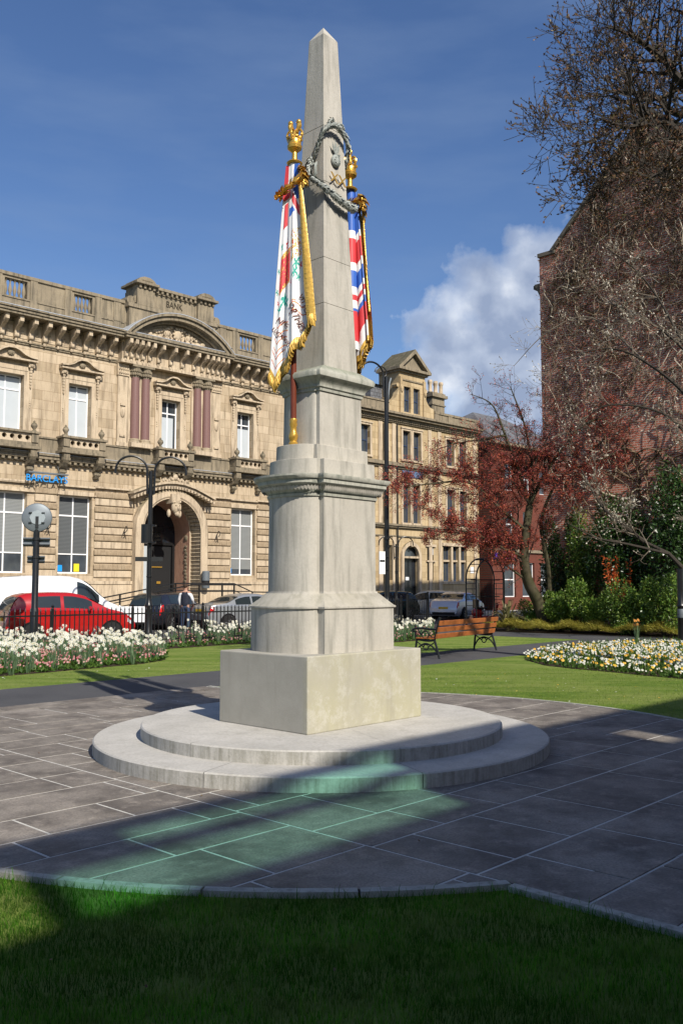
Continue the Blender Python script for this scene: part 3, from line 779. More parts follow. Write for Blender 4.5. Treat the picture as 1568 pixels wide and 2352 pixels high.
wall_grid(b, -14, 30, -.15, 11.25, wops, 0, .12); b.box(-14,30,0,.12,11.245,11.25)
b.build('wall', m_redb, sh_b)
t = NT('green_sun_tint'); tr = t.n('ShaderNodeBsdfTransparent'); tr.inputs[0].default_value = (.50,.78,.69,1); t.l(tr.outputs[0], t.out.inputs[0]); m_gtint = t.mat  # added filter that turns the sun patches green
for (a, c, z0, z1) in wops[:2]:
    b = MB(); b.box(a-.01, c+.01, .05, .056, z0-.01, z1+.01); b.build('sun_tint_pane', m_gtint, sh_b)
# ------------------------------------------------------------------ the bank
bank = T('bank_building', 'ornate two storey sandstone bank with balustraded parapet and curved pediment', 'building', P0, FROT)
AX = -.37
m_letter = M('shade_toned_letters', (.055,.045,.03), .9, 0, .3, 8)  # shading of the cut letters put into a dark stone colour
def arc_pts(cx_, cz, r, a0, a1, n): return [(cx_ + r*math.cos(R(a0+(a1-a0)*k/n)), cz + r*math.sin(R(a0+(a1-a0)*k/n))) for k in range(n+1)]
def add_part(mb, name, mats, parent, **k): return mb.build(name, mats, parent, **k)
W1 = [(-12.2,1.15),(-8.42,1.35),(-5.14,1.1),(AX,1.05),(4.16,1.05),(7.9,1.05)]
G = [(-12.2,1.7),(-8.3,1.72),(-5.2,1.56),(4.13,1.54),(7.9,1.54)]
BX0, BX1 = -14.2, 11.2
ops = [(c-w/2, c+w/2, 8.2, 10.6) for c, w in W1] + [(c-w/2, c+w/2, 2.18, 5.6) for c, w in G] + [(AX-1.66, AX+1.66, 0.5, 5.9)]
b = MB(); wall_grid(b, BX0, BX1, -.2, 13.0, ops, 0, .5, 0, False)
b.add([(BX0,0,-.2),(BX0,12,-.2),(BX0,12,13),(BX0,0,13)], [(0,1,2,3)]); b.add([(BX1,0,-.2),(BX1,12,-.2),(BX1,12,13),(BX1,0,13)], [(3,2,1,0)])
b.add([(BX0,12,-.2),(BX1,12,-.2),(BX1,12,13),(BX0,12,13)], [(3,2,1,0)])
b.build('wall', m_ash, bank)
b = MB(); b.box(BX0+.1, BX1-.1, .3, 11.8, 12.9, 13.02); b.add([(BX0+.2,.9,13.02),(2.6,.9,13.02),(2.6,4,15.0),(BX0+.2,4,15.0)], [(0,1,2,3)]); b.add([(BX0+.2,7,13.02),(2.6,7,13.02),(2.6,4,15.0),(BX0+.2,4,15.0)], [(3,2,1,0)]); b.add([(2.6,.9,13.02),(2.6,7,13.02),(2.6,4,15.0)], [(0,1,2)]); b.build('roof', m_slate, bank)
# windows: frame, panes, blinds
def window(parent, x, z0, z1, w, y, kind='upper'):
    f = MB(); t = .065
    f.box(x-w/2, x-w/2+t, y, y+.07, z0, z1); f.box(x+w/2-t, x+w/2, y, y+.07, z0, z1); f.box(x-w/2+t, x+w/2-t, y, y+.07, z0, z0+t); f.box(x-w/2+t, x+w/2-t, y, y+.07, z1-t, z1)
    f.box(x-t*.45, x+t*.45, y+.003, y+.067, z0+t, z1-t)
    zc = z0+(z1-z0)*(.74 if kind == 'upper' else .745); f.box(x-w/2+t, x+w/2-t, y-.008, y+.066, zc-t*.5, zc+t*.5)
    if kind == 'ground': zc2 = z0+(z1-z0)*.25; f.box(x-w/2+t, x+w/2-t, y-.007, y+.065, zc2-.025, zc2+.025)
    fo = f.build('window', m_white, parent)
    p = MB(); p.box(x-w/2+t, x+w/2-t, y+.03, y+.036, z0+t, z1-t); p.build('pane', m_glass, fo)
    return fo
rng = random.Random(21)
for i, (c, w) in enumerate(W1):
    fo = window(bank, c, 8.2, 10.6, w, .28)
    bl = MB(); q = [(0,.9),(.02,1.0),(.0,1.0),(.15,.8),(.45,.72),(0,1)][i]
    bl.box(c-w/2+.06, c+w/2-.06-.12*(i == 3), .024+.28, .0275+.28, 8.27, 8.2+2.4*(.95 if i < 3 else .66)); bl.build('blind', m_blind, fo)
for i, (c, w) in enumerate(G):
    fo = window(bank, c, 2.18, 5.6, w, .26, 'ground')
    bl = MB(); bl.box(c-w/2+.066, c+w/2-.066, .26+.024, .26+.0275, 3.05 if i != 3 else 2.5, 5.53); bl.build('blind', m_slat if i in (1,3) else m_slatd, fo)
    if i == 2:
        bl = MB(); bl.box(c+.1, c+.36, .24, .245, 2.27, 2.62); bl.build('notice', m_ytext, fo); bl = MB(); bl.box(c-.72, c-.45, .24, .245, 2.27, 2.55); bl.build('leaflet', m_bluesign, fo)
    if i == 3: bl = MB(); bl.box(c-.72, c-.55, .24, .245, 2.3, 2.55); bl.build('leaflet', m_bluesign, fo)
# architraves, consoles and hoods of the upper windows
for c, w in W1:
    h = w/2; s = MB()
    for sx in (-1, 1):
        s.box(*sorted((c+sx*h, c+sx*(h+.17))), -.07, 0, 8.2, 10.78); s.box(*sorted((c+sx*(h+.16), c+sx*(h+.36))), -.05, 0, 8.2, 10.95)
        s.box(*sorted((c+sx*(h+.13), c+sx*(h+.40))), -.20, 0, 10.95, 11.17)
        for k in range(7): s.blob((c+sx*(h+.27), -.07-.055*(1-k/8), 10.9-.13*k), (.075-.006*k, .06, .075), n=7)
        for k in range(3): s.blob((c+sx*(h+.27), -.05, 9.45-.1*k), (.045,.035,.05), n=6)
        s.blob((c+sx*(h+.27), -.17, 11.04), (.13,.09,.1), n=8)
    s.box(c-h-.002, c+h+.002, -.068, 0, 10.6, 10.78); s.box(c-h-.16, c+h+.16, -.09, 0, 10.78, 10.98)
    so = s.build('window_surround', m_ashp, bank, smooth=True)
    hd = MB(); H2 = h+.48
    hd.box(c-H2, c+H2, -.34, 0, 11.17, 11.24)
    poly = [(-H2,11.24),(H2,11.24),(H2,11.29),(.72*H2,11.31),(.48*H2,11.40),(.28*H2,11.55),(.12*H2,11.62),(-.12*H2,11.62),(-.28*H2,11.55),(-.48*H2,11.40),(-.72*H2,11.31),(-H2,11.29)]
    hd.prism([(c+p, q) for p, q in poly], -.16, 0, 'y')
    top = poly[2:]
    hd.prism([(c+p, q) for p, q in top] + [(c+p, q+.07) for p, q in reversed(top)], -.38, 0, 'y')
    hood = hd.build('window_hood', m_ashp, bank)
    sh = MB(); sh.blob((c,-.19,11.46), (.15,.08,.13), n=10)
    for k in range(9): a = k*.7; sh.blob((c+.13*math.cos(a), -.22, 11.46+.11*math.sin(a)), .035, n=6)
    sh.build('shell_carving', m_ashd, hood, smooth=True)
# balconies
def baluster(mb, x, y, z0, z1, r=.075, mi=0, n=8):
    h = z1-z0; mb.lathe([(r*.9,z0),(r*.9,z0+.06*h),(r*.5,z0+.10*h),(r*.55,z0+.16*h),(r,z0+.36*h),(r*.85,z0+.5*h),(r*.45,z0+.72*h),(r*.4,z0+.82*h),(r*.6,z0+.88*h),(r*.85,z0+.93*h),(r*.85,z1)], (x,y,0), n)
for c, w in W1:
    h = w/2+.46; y0 = -.62; bl = MB()
    bl.box(c-h-.1, c+h+.1, y0-.05, 0, 7.38, 7.50); bl.box(c-h, c+h, y0+.05, 0, 7.50, 7.66)
    for sx in (-1, 1):
        bl.box(*sorted((c+sx*h, c+sx*(h-.3))), y0, y0+.3, 7.66, 8.04); bl.box(*sorted((c+sx*h-sx*.03, c+sx*(h-.27))), y0+.3, 0, 7.66, 7.72)
        bl.box(*sorted((c+sx*(h-.02), c+sx*(h-.12))), y0+.3, 0, 7.72, 8.03)
    bl.box(c-h-.06, c+h+.06, y0-.06, y0+.36, 8.04, 8.14)
    n = 5
    for sx in (-1, 1): bl.box(*sorted((c+sx*(h+.06), c+sx*(h-.2))), y0+.36, 0, 8.042, 8.138)
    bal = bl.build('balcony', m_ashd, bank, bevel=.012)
    pr = MB(); L = 2*(h-.3)
    for k in range(n):
        xc = c-L/2+L*(k+.5)/n; r = .105; hw = L/n/2
        # a pierced panel: a ring of stone round each hole
        outer = [(hw*q0, .19*q1) for q0, q1 in ((1,0),(1,1),(0,1),(-1,1),(-1,0),(-1,-1),(0,-1),(1,-1))]
        for j in range(8):
            a0, a1 = 2*math.pi*j/8, 2*math.pi*(j+1)/8; o0, o1 = outer[j], outer[(j+1) % 8]
            pts = [(xc+r*math.cos(a0), 7.85+r*math.sin(a0)), (xc+o0[0], 7.85+o0[1]), (xc+o1[0], 7.85+o1[1]), (xc+r*math.cos(a1), 7.85+r*math.sin(a1))]
            pr.prism(pts, y0+.06, y0+.2, 'y')
    pr.build('pierced_panel', m_ashp, bal)
    fi = MB()
    for sx in (-1, 1): fi = MB(); fi.lathe([(.11,8.14),(.11,8.18),(.05,8.22),(.06,8.26),(.13,8.36),(.14,8.42),(.10,8.50),(.04,8.54),(.05,8.58),(.0,8.64)], (c+sx*(h-.15), y0+.15, 0), 10); fi.build('finial', m_ashd, bal, smooth=True)
    cb = MB()
    for sx in (-1, 1):
        x = c+sx*(h-.18); cb = MB(); cb.prism([(0,6.72),(-.2,6.74),(-.36,6.82),(-.42,6.95),(-.56,7.05),(-.6,7.18),(-.6,7.37),(0,7.37)], x-.14, x+.14, 'x'); cb.prism([(-.001,6.4),(-.14,6.42),(-.22,6.52),(-.2,6.73),(-.001,6.73)], x-.1, x+.1, 'x')
        cb.tube([(x-.17,-.5,7.12),(x+.17,-.5,7.12)], .09, 10); cb.tube([(x-.15,-.2,6.6),(x+.15,-.2,6.6)], .07, 10); cb.build('console', m_ashd, bal, smooth=True)
# string courses and dentils
s = MB()
s.box(BX0, BX1, -.30, 0, 7.06, 7.20); s.box(BX0, BX1, -.36, 0, 7.20, 7.30); s.box(BX0, BX1, -.14, 0, 6.92, 7.06); s.box(BX0, BX1, -.10, 0, 7.98, 8.06); s.box(BX0, BX1, -.05, 0, 7.30, 7.98)
x = BX0+.1
while x < BX1-.1: s.box(x, x+.13, -.27, -.14, 6.94, 7.058); x += .27
s.build('string_course', m_ashd, bank, bevel=.01)
s = MB(); s.box(BX0, BX1, -.365, -.0, 7.302, 7.325); s.build('flashing', m_lead, bank)
s = MB()
for a, c in ((BX0,-7.15),(-6.1,-6.05),(-4.35,-2.35),(1.65,3.3),(4.95,7.05),(8.75,BX1)): s = MB(); s.box(a, c, -.14, 0, 6.02, 6.10); s.box(a, c, -.10, 0, 5.62, 5.68); s.build('impost_band', m_ashp, bank)
for a, c in ((-9.25,-7.4),(-6.1,-4.3),(3.25,5.0),(7.05,8.75)): s = MB(); s.box(a, c, -.12, 0, 5.98, 6.06); s.box(a+.05, c-.05, -.05, 0, 5.62, 5.80); s.build('window_lintel', m_ashp, bank)
for a, c in ((-7.1,-6.15),(-4.1,-2.4),(1.75,3.2),(5.05,6.95)):
    x = a+.1; s = MB()
    while x < c-.05: s.blob((x,-.03,5.84), (.055,.05,.055), n=6); x += .27
    s.build('rosette_band', m_ashp, bank, smooth=True)
# rusticated ground-floor piers
s = MB(); v_ = MB()
for a, c in ((BX0,-13.2),(-11.1,-9.3),(-7.12,-6.12),(-4.28,-2.35),(1.62,3.28),(5.02,7.0),(8.8,BX1)):
    z = 2.02; s = MB(); v_ = MB()
    while z < 5.3:
        s.box(a, c, -.06, 0, z, z+.31); v_.box(a-.02, c+.02, -.11, 0, z+.33, z+.60); z += .648
    po = s.build('rusticated_pier', m_ashp, bank, bevel=.035); v_.build('vermiculated_courses', m_ashv, po, bevel=.045)
s = MB(); s.box(BX0, AX-1.9, -.16, 0, 1.72, 1.86); s.box(AX+1.9, BX1, -.16, 0, 1.72, 1.86); s.box(BX0, AX-1.9, -.12, 0, -.19, 1.72); s.box(AX+1.9, BX1, -.12, 0, -.19, 1.72); s.build('base_course', m_ashp, bank)
# main frieze, brackets and cornice
s = MB(); s.box(BX0, BX1, -.06, 0, 11.92, 12.0); s.box(BX0, BX1, -.10, 0, 12.0, 12.06); s.box(BX0, BX1, -.10, 0, 12.86, 12.97); s.box(BX0, BX1, -.80, .3, 12.97, 13.08); s.box(BX0, BX1, -.86, .3, 13.08, 13.20); s.box(BX0, BX1, -.92, .3, 13.20, 13.27)
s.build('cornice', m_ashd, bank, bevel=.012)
s = MB(); s.box(BX0, BX1, -.93, .3, 13.272, 13.30); s.build('cornice_flashing', m_lead, bank)
def modillion(mb, x, off=0.0, w=.085):
    mb.prism([(-off,12.12),(-.14-off,12.14),(-.22-off,12.25),(-.20-off,12.42),(-.32-off,12.55),(-.55-off,12.62),(-.68-off,12.74),(-.68-off,12.96),(-off,12.96)], x-w, x+w, 'x')
    mb.tube([(x-w*1.15,-.52-off,12.78),(x+w*1.15,-.52-off,12.78)], .105, 8); mb.tube([(x-w*1.1,-.15-off,12.24),(x+w*1.1,-.15-off,12.24)], .075, 8); mb.blob((x,-.12-off,12.05), (.07,.07,.09), n=6)
x = BX0+.3; xs = []
while x < BX1-.2:
    if abs(x-AX) > 2.9: xs.append(x)
    x += .635
for x in xs:
    s = MB(); modillion(s, x); s.build('modillion', m_ashp, bank, smooth=True)
for x in xs:
    s = MB(); s.lathe([(.0,-.09),(.06,-.07),(.10,-.03),(.17,-.035),(.17,0)], (x+.317,0,12.42), 12, axis='y'); s.box(x+.1, x+.535, -.025, 0, 12.18, 12.68); s.build('frieze_rosette', m_ashp, bank, smooth=True)
# centre bay: paired granite columns, capitals, entablature, segmental pediment
s = MB()
for sx in (-1, 1): s = MB(); s.box(*sorted((AX+sx*1.16, AX+sx*2.38)), -.08, 0, 8.06, 11.9); s.build('centre_bay', m_ashp, bank)
for dx in (-2.03,-1.47,1.47,2.03):
    s = MB(); s.lathe([(.225,8.46),(.222,9.6),(.20,11.36)], (AX+dx,-.10,0), 20); s.build('granite_column', m_granite, bank, smooth=True)
    s = MB(); s.box(AX+dx-.29, AX+dx+.29, -.37, 0, 8.06, 8.26); s.lathe([(.28,8.26),(.29,8.31),(.25,8.36),(.27,8.41),(.23,8.46)], (AX+dx,-.10,0), 18); s.build('column_base', m_ashp, bank, smooth=True)
    s = MB(); s.lathe([(.21,11.36),(.22,11.42),(.23,11.6),(.30,11.82)], (AX+dx,-.1,0), 14); s.box(AX+dx-.30, AX+dx+.30, -.42, 0, 11.82, 11.92)
    for k in range(16):
        a = math.pi + math.pi*k/15; zz = 11.5 if k % 2 else 11.66
        q = Vector((AX+dx+.25*math.cos(a), -.10+.25*math.sin(a), zz)); s.blob(q, (.06,.06,.085), n=6)
    s.build('capital', m_ashd, bank, smooth=True)
for sx in (-1, 1):
    s = MB(); c = AX+sx*2.66; s.box(c-.26, c+.26, -.09, 0, 8.06, 11.36); s.box(c-.30, c+.30, -.13, 0, 8.06, 8.24); s.box(c-.3, c+.3, -.14, 0, 11.36, 11.9)
    s.box(c-.13, c+.13, -.15, -.09, 9.95, 10.05); s.blob((c,-.10,9.65), (.13,.07,.26), n=10); s.box(c-.14, c+.14, -.15, -.09, 8.5, 8.58)
    for k in range(10): s.blob((c-.22+.11*(k % 5), -.15, 11.5+.18*(k//5)), (.06,.05,.08), n=6)
    s.build('carved_pilaster', m_ashp, bank, smooth=True)
s = MB(); s.box(AX-2.95, AX+2.95, -.42, 0, 11.92, 12.06); s.box(AX-2.9, AX+2.9, -.36, 0, 12.06, 12.86); s.box(AX-2.95, AX+2.95, -.46, 0, 12.86, 12.97)
s.build('entablature', m_ashp, bank, bevel=.01)
for x in (-2.75,-2.45,-2.15,-1.85,-1.5,-1.0,-.33,.33,1.0,1.5,1.85,2.15,2.45,2.75):
    s = MB(); modillion(s, AX+x, .28, .075); s.build('modillion', m_ashp, bank, smooth=True)
s = MB(); s.box(AX-3.05, AX+3.05, -1.0, 0, 12.972, 13.09); s.box(AX-3.1, AX+3.1, -1.06, 0, 13.09, 13.2)
half, rise, zc0 = 3.05, 1.38, 13.2
rad = (half*half+rise*rise)/(2*rise); cz = zc0+rise-rad; aa = math.degrees(math.asin(half/rad))
def arcring(mb, r0, r1, y0, y1, a0, a1, n, cx_, cz_):
    for k in range(n):
        p = [R(a0+(a1-a0)*(k+q)/n) for q in (0,1)]
        mb.prism([(cx_+r0*math.cos(p[0]), cz_+r0*math.sin(p[0])), (cx_+r1*math.cos(p[0]), cz_+r1*math.sin(p[0])), (cx_+r1*math.cos(p[1]), cz_+r1*math.sin(p[1])), (cx_+r0*math.cos(p[1]), cz_+r0*math.sin(p[1]))], y0, y1, 'y')
arcring(s, rad-.30, rad-.12, -.96, 0, 90-aa*.99, 90+aa*.99, 32, AX, cz); arcring(s, rad-.12, rad, -1.06, 0, 90-aa, 90+aa, 32, AX, cz); arcring(s, rad-.55, rad-.42, -.45, 0, 90-aa*.86, 90+aa*.86, 28, AX, cz)
for k in range(9):
    a = R(90 + (k-4)*aa*.19); s.bar((AX+(rad-.42)*math.cos(a), -.62, cz+(rad-.42)*math.sin(a)), (AX+(rad-.30)*math.cos(a), -.62, cz+(rad-.30)*math.sin(a)), .6, .14, up=(0,1,0))
ped = s.build('pediment', m_ashd, bank, smooth=True)
s = MB(); arcring(s, rad, rad+.03, -1.07, 0, 90-aa, 90+aa, 32, AX, cz); s.build('pediment_flashing', m_lead, ped)
s = MB(); s.prism([(AX+rad*.97*math.cos(R(90-aa+2*aa*k/24)), cz+rad*.97*math.sin(R(90-aa+2*aa*k/24))) for k in range(25)], -.36, -.02, 'y'); s.build('tympanum', m_ashp, ped)
s = MB(); rng = random.Random(4)
def figure(x, z, h, lean=0):
    s.blob((x+lean*h, -.45, z+h*.92), (.07,.07,.085), n=8); s.blob((x+lean*h*.6, -.44, z+h*.62), (.12,.1,h*.24), n=8); s.blob((x, -.43, z+h*.25), (.13,.09,h*.3), n=8)
    for sx in (-1, 1): s.tube([(x+lean*h*.7+sx*.09,-.46,z+h*.76),(x+lean*h*.5+sx*.2,-.5,z+h*.55),(x+sx*.12,-.5,z+h*.4)], [.045,.04,.03], 6); s.tube([(x+sx*.06,-.45,z+h*.4),(x+sx*.08,-.46,z)], [.07,.05], 6)
figure(AX-.55, 13.22, .78); figure(AX+.62, 13.22, .72, .1)
s.blob((AX+.05,-.45,13.75), (.22,.1,.26), n=12)
for k in range(10): a = k*.628; s.blob((AX+.05+.25*math.cos(a), -.47, 13.75+.28*math.sin(a)), .065, n=6)
for sx in (-1, 1):
    s.blob((AX+sx*1.15,-.45,13.42), (.32,.12,.16), n=10); s.blob((AX+sx*1.5,-.45,13.5), (.14,.1,.13), n=8); s.tube([(AX+sx*1.0,-.45,13.4),(AX+sx*1.35,-.5,13.26),(AX+sx*1.9,-.45,13.24)], [.09,.08,.05], 6)
    for k in range(8): s.blob((AX+sx*(.35+.24*k), -.44, 13.27+.05*rng.random()), (.1,.08,.08), n=6)
    for k in range(7): s.blob((AX+sx*(.3+.14*k), -.42, 14.0-.06*k+.04*rng.random()), (.09,.07,.07), n=6)
s.build('carved_relief', m_ashp, ped, smooth=True)
# parapet
s = MB(); bo = [(-13.6,-12.7),(-11.9,-11.0),(-8.72,-7.72),(-5.55,-4.65),(3.72,4.82),(7.4,8.4)]
wall_grid(s, BX0, BX1, 13.3, 14.78, [(a, c, 13.92, 14.68) for a, c in bo], -.05, .35)
s.box(BX0, BX1, -.12, .36, 14.78, 14.93); s.box(BX0, BX1, -.11, .35, 13.3, 13.42); s.box(BX0, BX1, -.09, .33, 13.84, 13.90)
for a, c in bo:
    for q in (a-.45, c+.12): s.box(q, q+.33, -.10, .3, 13.42, 14.78)
for x in (-3.5, -2.95, 2.05, 2.55): s.box(x-.08, x+.3, -.09, .3, 13.42, 14.78)
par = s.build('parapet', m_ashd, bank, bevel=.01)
for a, c in bo:
    s = MB()
    for k in range(5): baluster(s, a+(c-a)*(k+.5)/5, .1, 13.92, 14.68, .085)
    s.build('balusters', m_ashd, par, smooth=True)
# attic with BANK lettering
s = MB(); s.box(AX-2.55, AX+2.35, -.35, .6, 13.3, 14.62); s.box(AX-2.65, AX+2.45, -.42, .65, 14.62, 14.80); s.box(AX-2.0, AX+2.0, -.25, .55, 14.80, 15.55)
s.box(AX-1.5, AX+1.5, -.45, .6, 15.72, 15.86); s.box(AX-1.45, AX+1.45, -.30, .55, 15.55, 15.72)
for k in range(11): s.box(AX-1.4+.27*k, AX-1.29+.27*k, -.42, -.30, 15.57, 15.715)
for sx in (-1, 1):
    x = AX+sx*1.72; s.box(x-.47, x+.47, -.42, .7, 14.80, 15.58); s.box(x-.45, x+.45, -.38, .66, 15.58, 15.78)
    for k in range(4): s.box(x-.40+.25*k, x-.29+.25*k, -.5, -.38, 15.6, 15.775)
    s.box(x-.62, x+.62, -.62, .85, 15.78, 15.90); s.prism([(x-.55,15.9),(x+.55,15.9),(x+.38,16.08),(x+.15,16.17),(x-.15,16.17),(x-.38,16.08)], -.5, .75, 'y')
    for k in range(6): s.blob((x-.25+.1*k, -.5, 15.99), (.06,.05,.07), n=6)
    xo = AX+sx*2.45; s.tube([(xo,-.3,14.95),(xo,.5,14.95)], .22, 12); s.tube([(xo-sx*.25,-.3,15.06),(xo-sx*.25,.5,15.06)], .17, 12)
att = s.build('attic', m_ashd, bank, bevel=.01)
s = MB(); vs, fs = text_mesh('BANK', .44, .03); s.add([(x*.8+AX-.05, y-.262, z+15.19) for x, y, z in vs], fs); s.build('carved_lettering', m_letter, att)
# entrance: porch with archivolt, fluted splay, deep reveal and door
PC, SZ = AX, 4.2
def archprofile(r, n=24): return [(PC+r, .2), (PC+r, SZ)] + [(PC+r*math.cos(math.pi*k/n), SZ+r*math.sin(math.pi*k/n)) for k in range(1, n)] + [(PC-r, SZ), (PC-r, .2)]
def arch_band(mb, r0, y0, r1, y1, n=24):
    a, c = archprofile(r0, n), archprofile(r1, n); k = len(a)
    mb.add([(p[0], y0, p[1]) for p in a] + [(p[0], y1, p[1]) for p in c], [(i, i+1, k+i+1, k+i) for i in range(k-1)])
s = MB(); arch_band(s, 2.02, -.001, 2.02, -.40); arch_band(s, 2.02, -.40, 1.95, -.46); arch_band(s, 1.95, -.46, 1.70, -.46); arch_band(s, 1.70, -.46, 1.64, -.42); 
s.build('archivolt', m_ashp, bank, smooth=True)
s = MB(); n_ = 64
def arc_s(k, r, y):
    L = (SZ-.6); tot = 2*L + math.pi*r; d = tot*k/n_
    if d < L: return Vector((PC+r, y, .6+d))
    if d < L+math.pi*r: a = (d-L)/r; return Vector((PC+r*math.cos(a), y, SZ+r*math.sin(a)))
    return Vector((PC-r, y, SZ-(d-L-math.pi*r)))
def arc_f(f, r, y):
    if f < .3: return Vector((PC+r, y, .6+(SZ-.6)*f/.3))
    if f < .7: a = math.pi*(f-.3)/.4; return Vector((PC+r*math.cos(a), y, SZ+r*math.sin(a)))
    return Vector((PC-r, y, SZ-(SZ-.6)*(f-.7)/.3))
for k in range(n_):
    f0, f1 = (k+.12)/n_, (k+.88)/n_; m = (f0+f1)/2
    for (fa, fb, da, db) in ((f0, m, 0, .05), (m, f1, .05, 0)):
        p = [arc_f(fa,1.60+da*.8,-.40), arc_f(fb,1.60+db*.8,-.40), arc_f(fb,1.60+db*.8,.46), arc_f(fa,1.60+da*.8,.46)]
        s.add(p, [(0,1,2,3)])
arch_band(s, 1.66, -.41, 1.59, -.41); arch_band(s, 1.645, -.40, 1.645, .5); arch_band(s, 1.66, .46, 1.53, .46)
for sx in (-1, 1): s.prism([(PC+sx*1.665, SZ), (PC+sx*1.665, 5.905), (PC, 5.905)] + [(PC+sx*1.66*math.sin(R(10*k)), SZ+1.66*math.cos(R(10*k))) for k in range(0, 9)], .004, .3, 'y')
s.build('fluted_reveal', m_ashp, bank)
m_pinkst = stone('pink_sandstone', (.42,.24,.17), (.25,.14,.10), (.5,.3,.21), bscale=1.5)
s = MB(); arch_band(s, 1.53, .46, 1.53, 1.82); s.build('entrance_reveal', m_pinkst, bank, smooth=True)
s = MB()
for k in range(12): s.blob((PC+1.52, .78+.05*math.sin(k*2), 1.7+.17*k), (.04,.13,.09), n=6)
s.build('carved_panel', m_ashd, bank, smooth=True); s = MB(); s.lathe([(.10,-.03),(.16,0),(.16,.03),(.10,.03)], (PC+1.52,.78,4.0), 14, axis='x'); s.build('roundel', m_ashd, bank, smooth=True)
s = MB(); wall_grid(s, PC-1.6, PC+1.6, .1, 5.9, [(PC-1.42, PC+1.42, .2, 3.7)], 1.75, .1); s.build('fanlight', m_glassd, bank)
s = MB(); s.box(PC-1.5, PC+1.5, 1.70, 1.8, 3.66, 3.80); s.box(PC-.06, PC+.06, 1.65, 1.75, .2, 3.66); s.box(PC-1.46, PC-1.34, 1.66, 1.76, .2, 3.66); s.box(PC+1.34, PC+1.46, 1.66, 1.76, .2, 3.66); s.box(PC-.6, PC+.7, 1.6, 1.65, 4.3, 4.55)
door = s.build('door', m_black, bank)
s = MB(); s.box(PC-1.33, PC-.07, 1.76, 1.765, .3, 3.6); s.build('door_glass', m_blind, door); s = MB(); s.box(PC+.07, PC+1.33, 1.78, 1.785, .3, 3.6); s.build('door_leaf', m_dark, door)
s = MB(); s.box(PC+.5, PC+.72, 1.74, 1.76, 1.75, 1.87); s.box(PC+.2,PC+.8,1.74,1.755,2.55,2.60); s.build('door_plate', m_gold, door)
s = MB()                                                          # mask keystone
s.box(PC-.24, PC+.24, -.62, -.1, 5.55, 5.98); s.blob((PC,-.62,5.32), (.19,.18,.30), n=14); s.blob((PC,-.82,5.30), (.045,.07,.09), n=8)
for sx in (-1, 1): s.blob((PC+sx*.075,-.76,5.40), (.045,.03,.025), n=8); s.blob((PC+sx*.08,-.745,5.45), (.075,.04,.03), n=8); s.blob((PC+sx*.17,-.62,5.35), (.08,.14,.22), n=8); s.blob((PC+sx*.06,-.745,5.15), (.07,.04,.03), n=8); s.blob((PC+sx*.3,-.45,5.08),(.1,.1,.2),n=8)
s.blob((PC,-.70,5.05), (.12,.09,.13), n=10)
for k in range(9): s.blob((PC-.2+.05*k, -.66, 5.60+.03*math.sin(k)), (.055,.06,.07), n=6)
s.build('mask_keystone', m_ashp, bank, smooth=True)
s = MB()                                                          # hood mould with leaf crest
hp = [(-2.3,5.86),(-1.75,6.08),(-1.1,6.32),(-.5,6.45),(0,6.48),(.5,6.45),(1.1,6.32),(1.75,6.08),(2.3,5.86)]
s.prism([(PC+a, z) for a, z in hp] + [(PC+a, z+.10) for a, z in reversed(hp)], -.62, 0, 'y'); s.prism([(PC+a*.97, z-.12) for a, z in hp] + [(PC+a*.97, z-.001) for a, z in reversed(hp)], -.5, 0, 'y')
for k in range(26):
    f = (k+.5)/26*8; i = int(f); q = f-i; a = hp[i][0]+(hp[i+1][0]-hp[i][0])*q; z = hp[i][1]+(hp[i+1][1]-hp[i][1])*q
    s.box(PC+a-.045, PC+a+.045, -.60, -.3, z-.24, z-.121)
for k in range(14): s.blob((PC-.65+.1*k, -.5, 6.62+.14*math.exp(-((k-6.5)/3)**2)+.05*math.sin(k*2)), (.08,.08,.09), n=6)
s.blob((PC,-.52,6.8), (.14,.1,.17), n=8)
s.build('porch_hood', m_ashp, bank, smooth=True)
s = MB(); s.prism([(-2.05,.19),(2.05,.19),(2.05,5.9),(1.0,6.3),(0,6.42),(-1.0,6.3),(-2.05,5.9)], 0, 1, 'y')
# steps up to the door, wall light, iron lamp brackets
s = MB()
for k in range(4): s.box(PC-1.7-.25*k, PC+1.7+.25*k, -.9-.32*k, 1.2 if k == 0 else -.58-.32*k, -.05, .55-.15*k)
s.build('door_steps', m_kerb, bank, bevel=.01)
for x in (-6.55,-2.85,2.35):
    s = MB(); s.tube(smooth_path([(x,-.12,4.05),(x,-.3,4.35),(x,-.42,4.2),(x-.1,-.4,4.05)], 5), .02, 6); s.tube([(x-.12,-.13,3.85),(x,-.16,4.2),(x+.1,-.13,3.8)], .015, 6); s.build('iron_bracket', m_iron, bank, smooth=True)
# ramp hand rails in front of the bank
hr = T('ramp_handrail', 'black metal handrails of the ramp in front of the bank doors', 'handrail', street(0, 2.2), FROT)
s = MB(); pts = [(-5.8,0,1.0),(-1.4,0,1.75),(1.9,0,1.75),(3.0,0,1.35),(6.5,0,1.3)]
s.tube(pts, .03, 8); s.tube([(a, c, z-.32) for a, c, z in pts], .022, 8); s.tube([(a, c-1.3, z-.06) for a, c, z in pts[:3]], .03, 8); s.tube([(a, c-1.3, z-.36) for a, c, z in pts[:3]], .022, 8); s.build('rail', m_black, hr, smooth=True)
for a in (-5.7,-4.2,-2.8,-1.4,-.1,1.2,1.9,3.0,4.6,6.4):
    z = 1.0+(a+5.8)/4.4*.75 if a < -1.4 else 1.75 if a < 1.95 else 1.33
    s = MB(); s.box(a-.03, a+.03, -.03, .03, 0, z); s.build('post', m_black, hr)
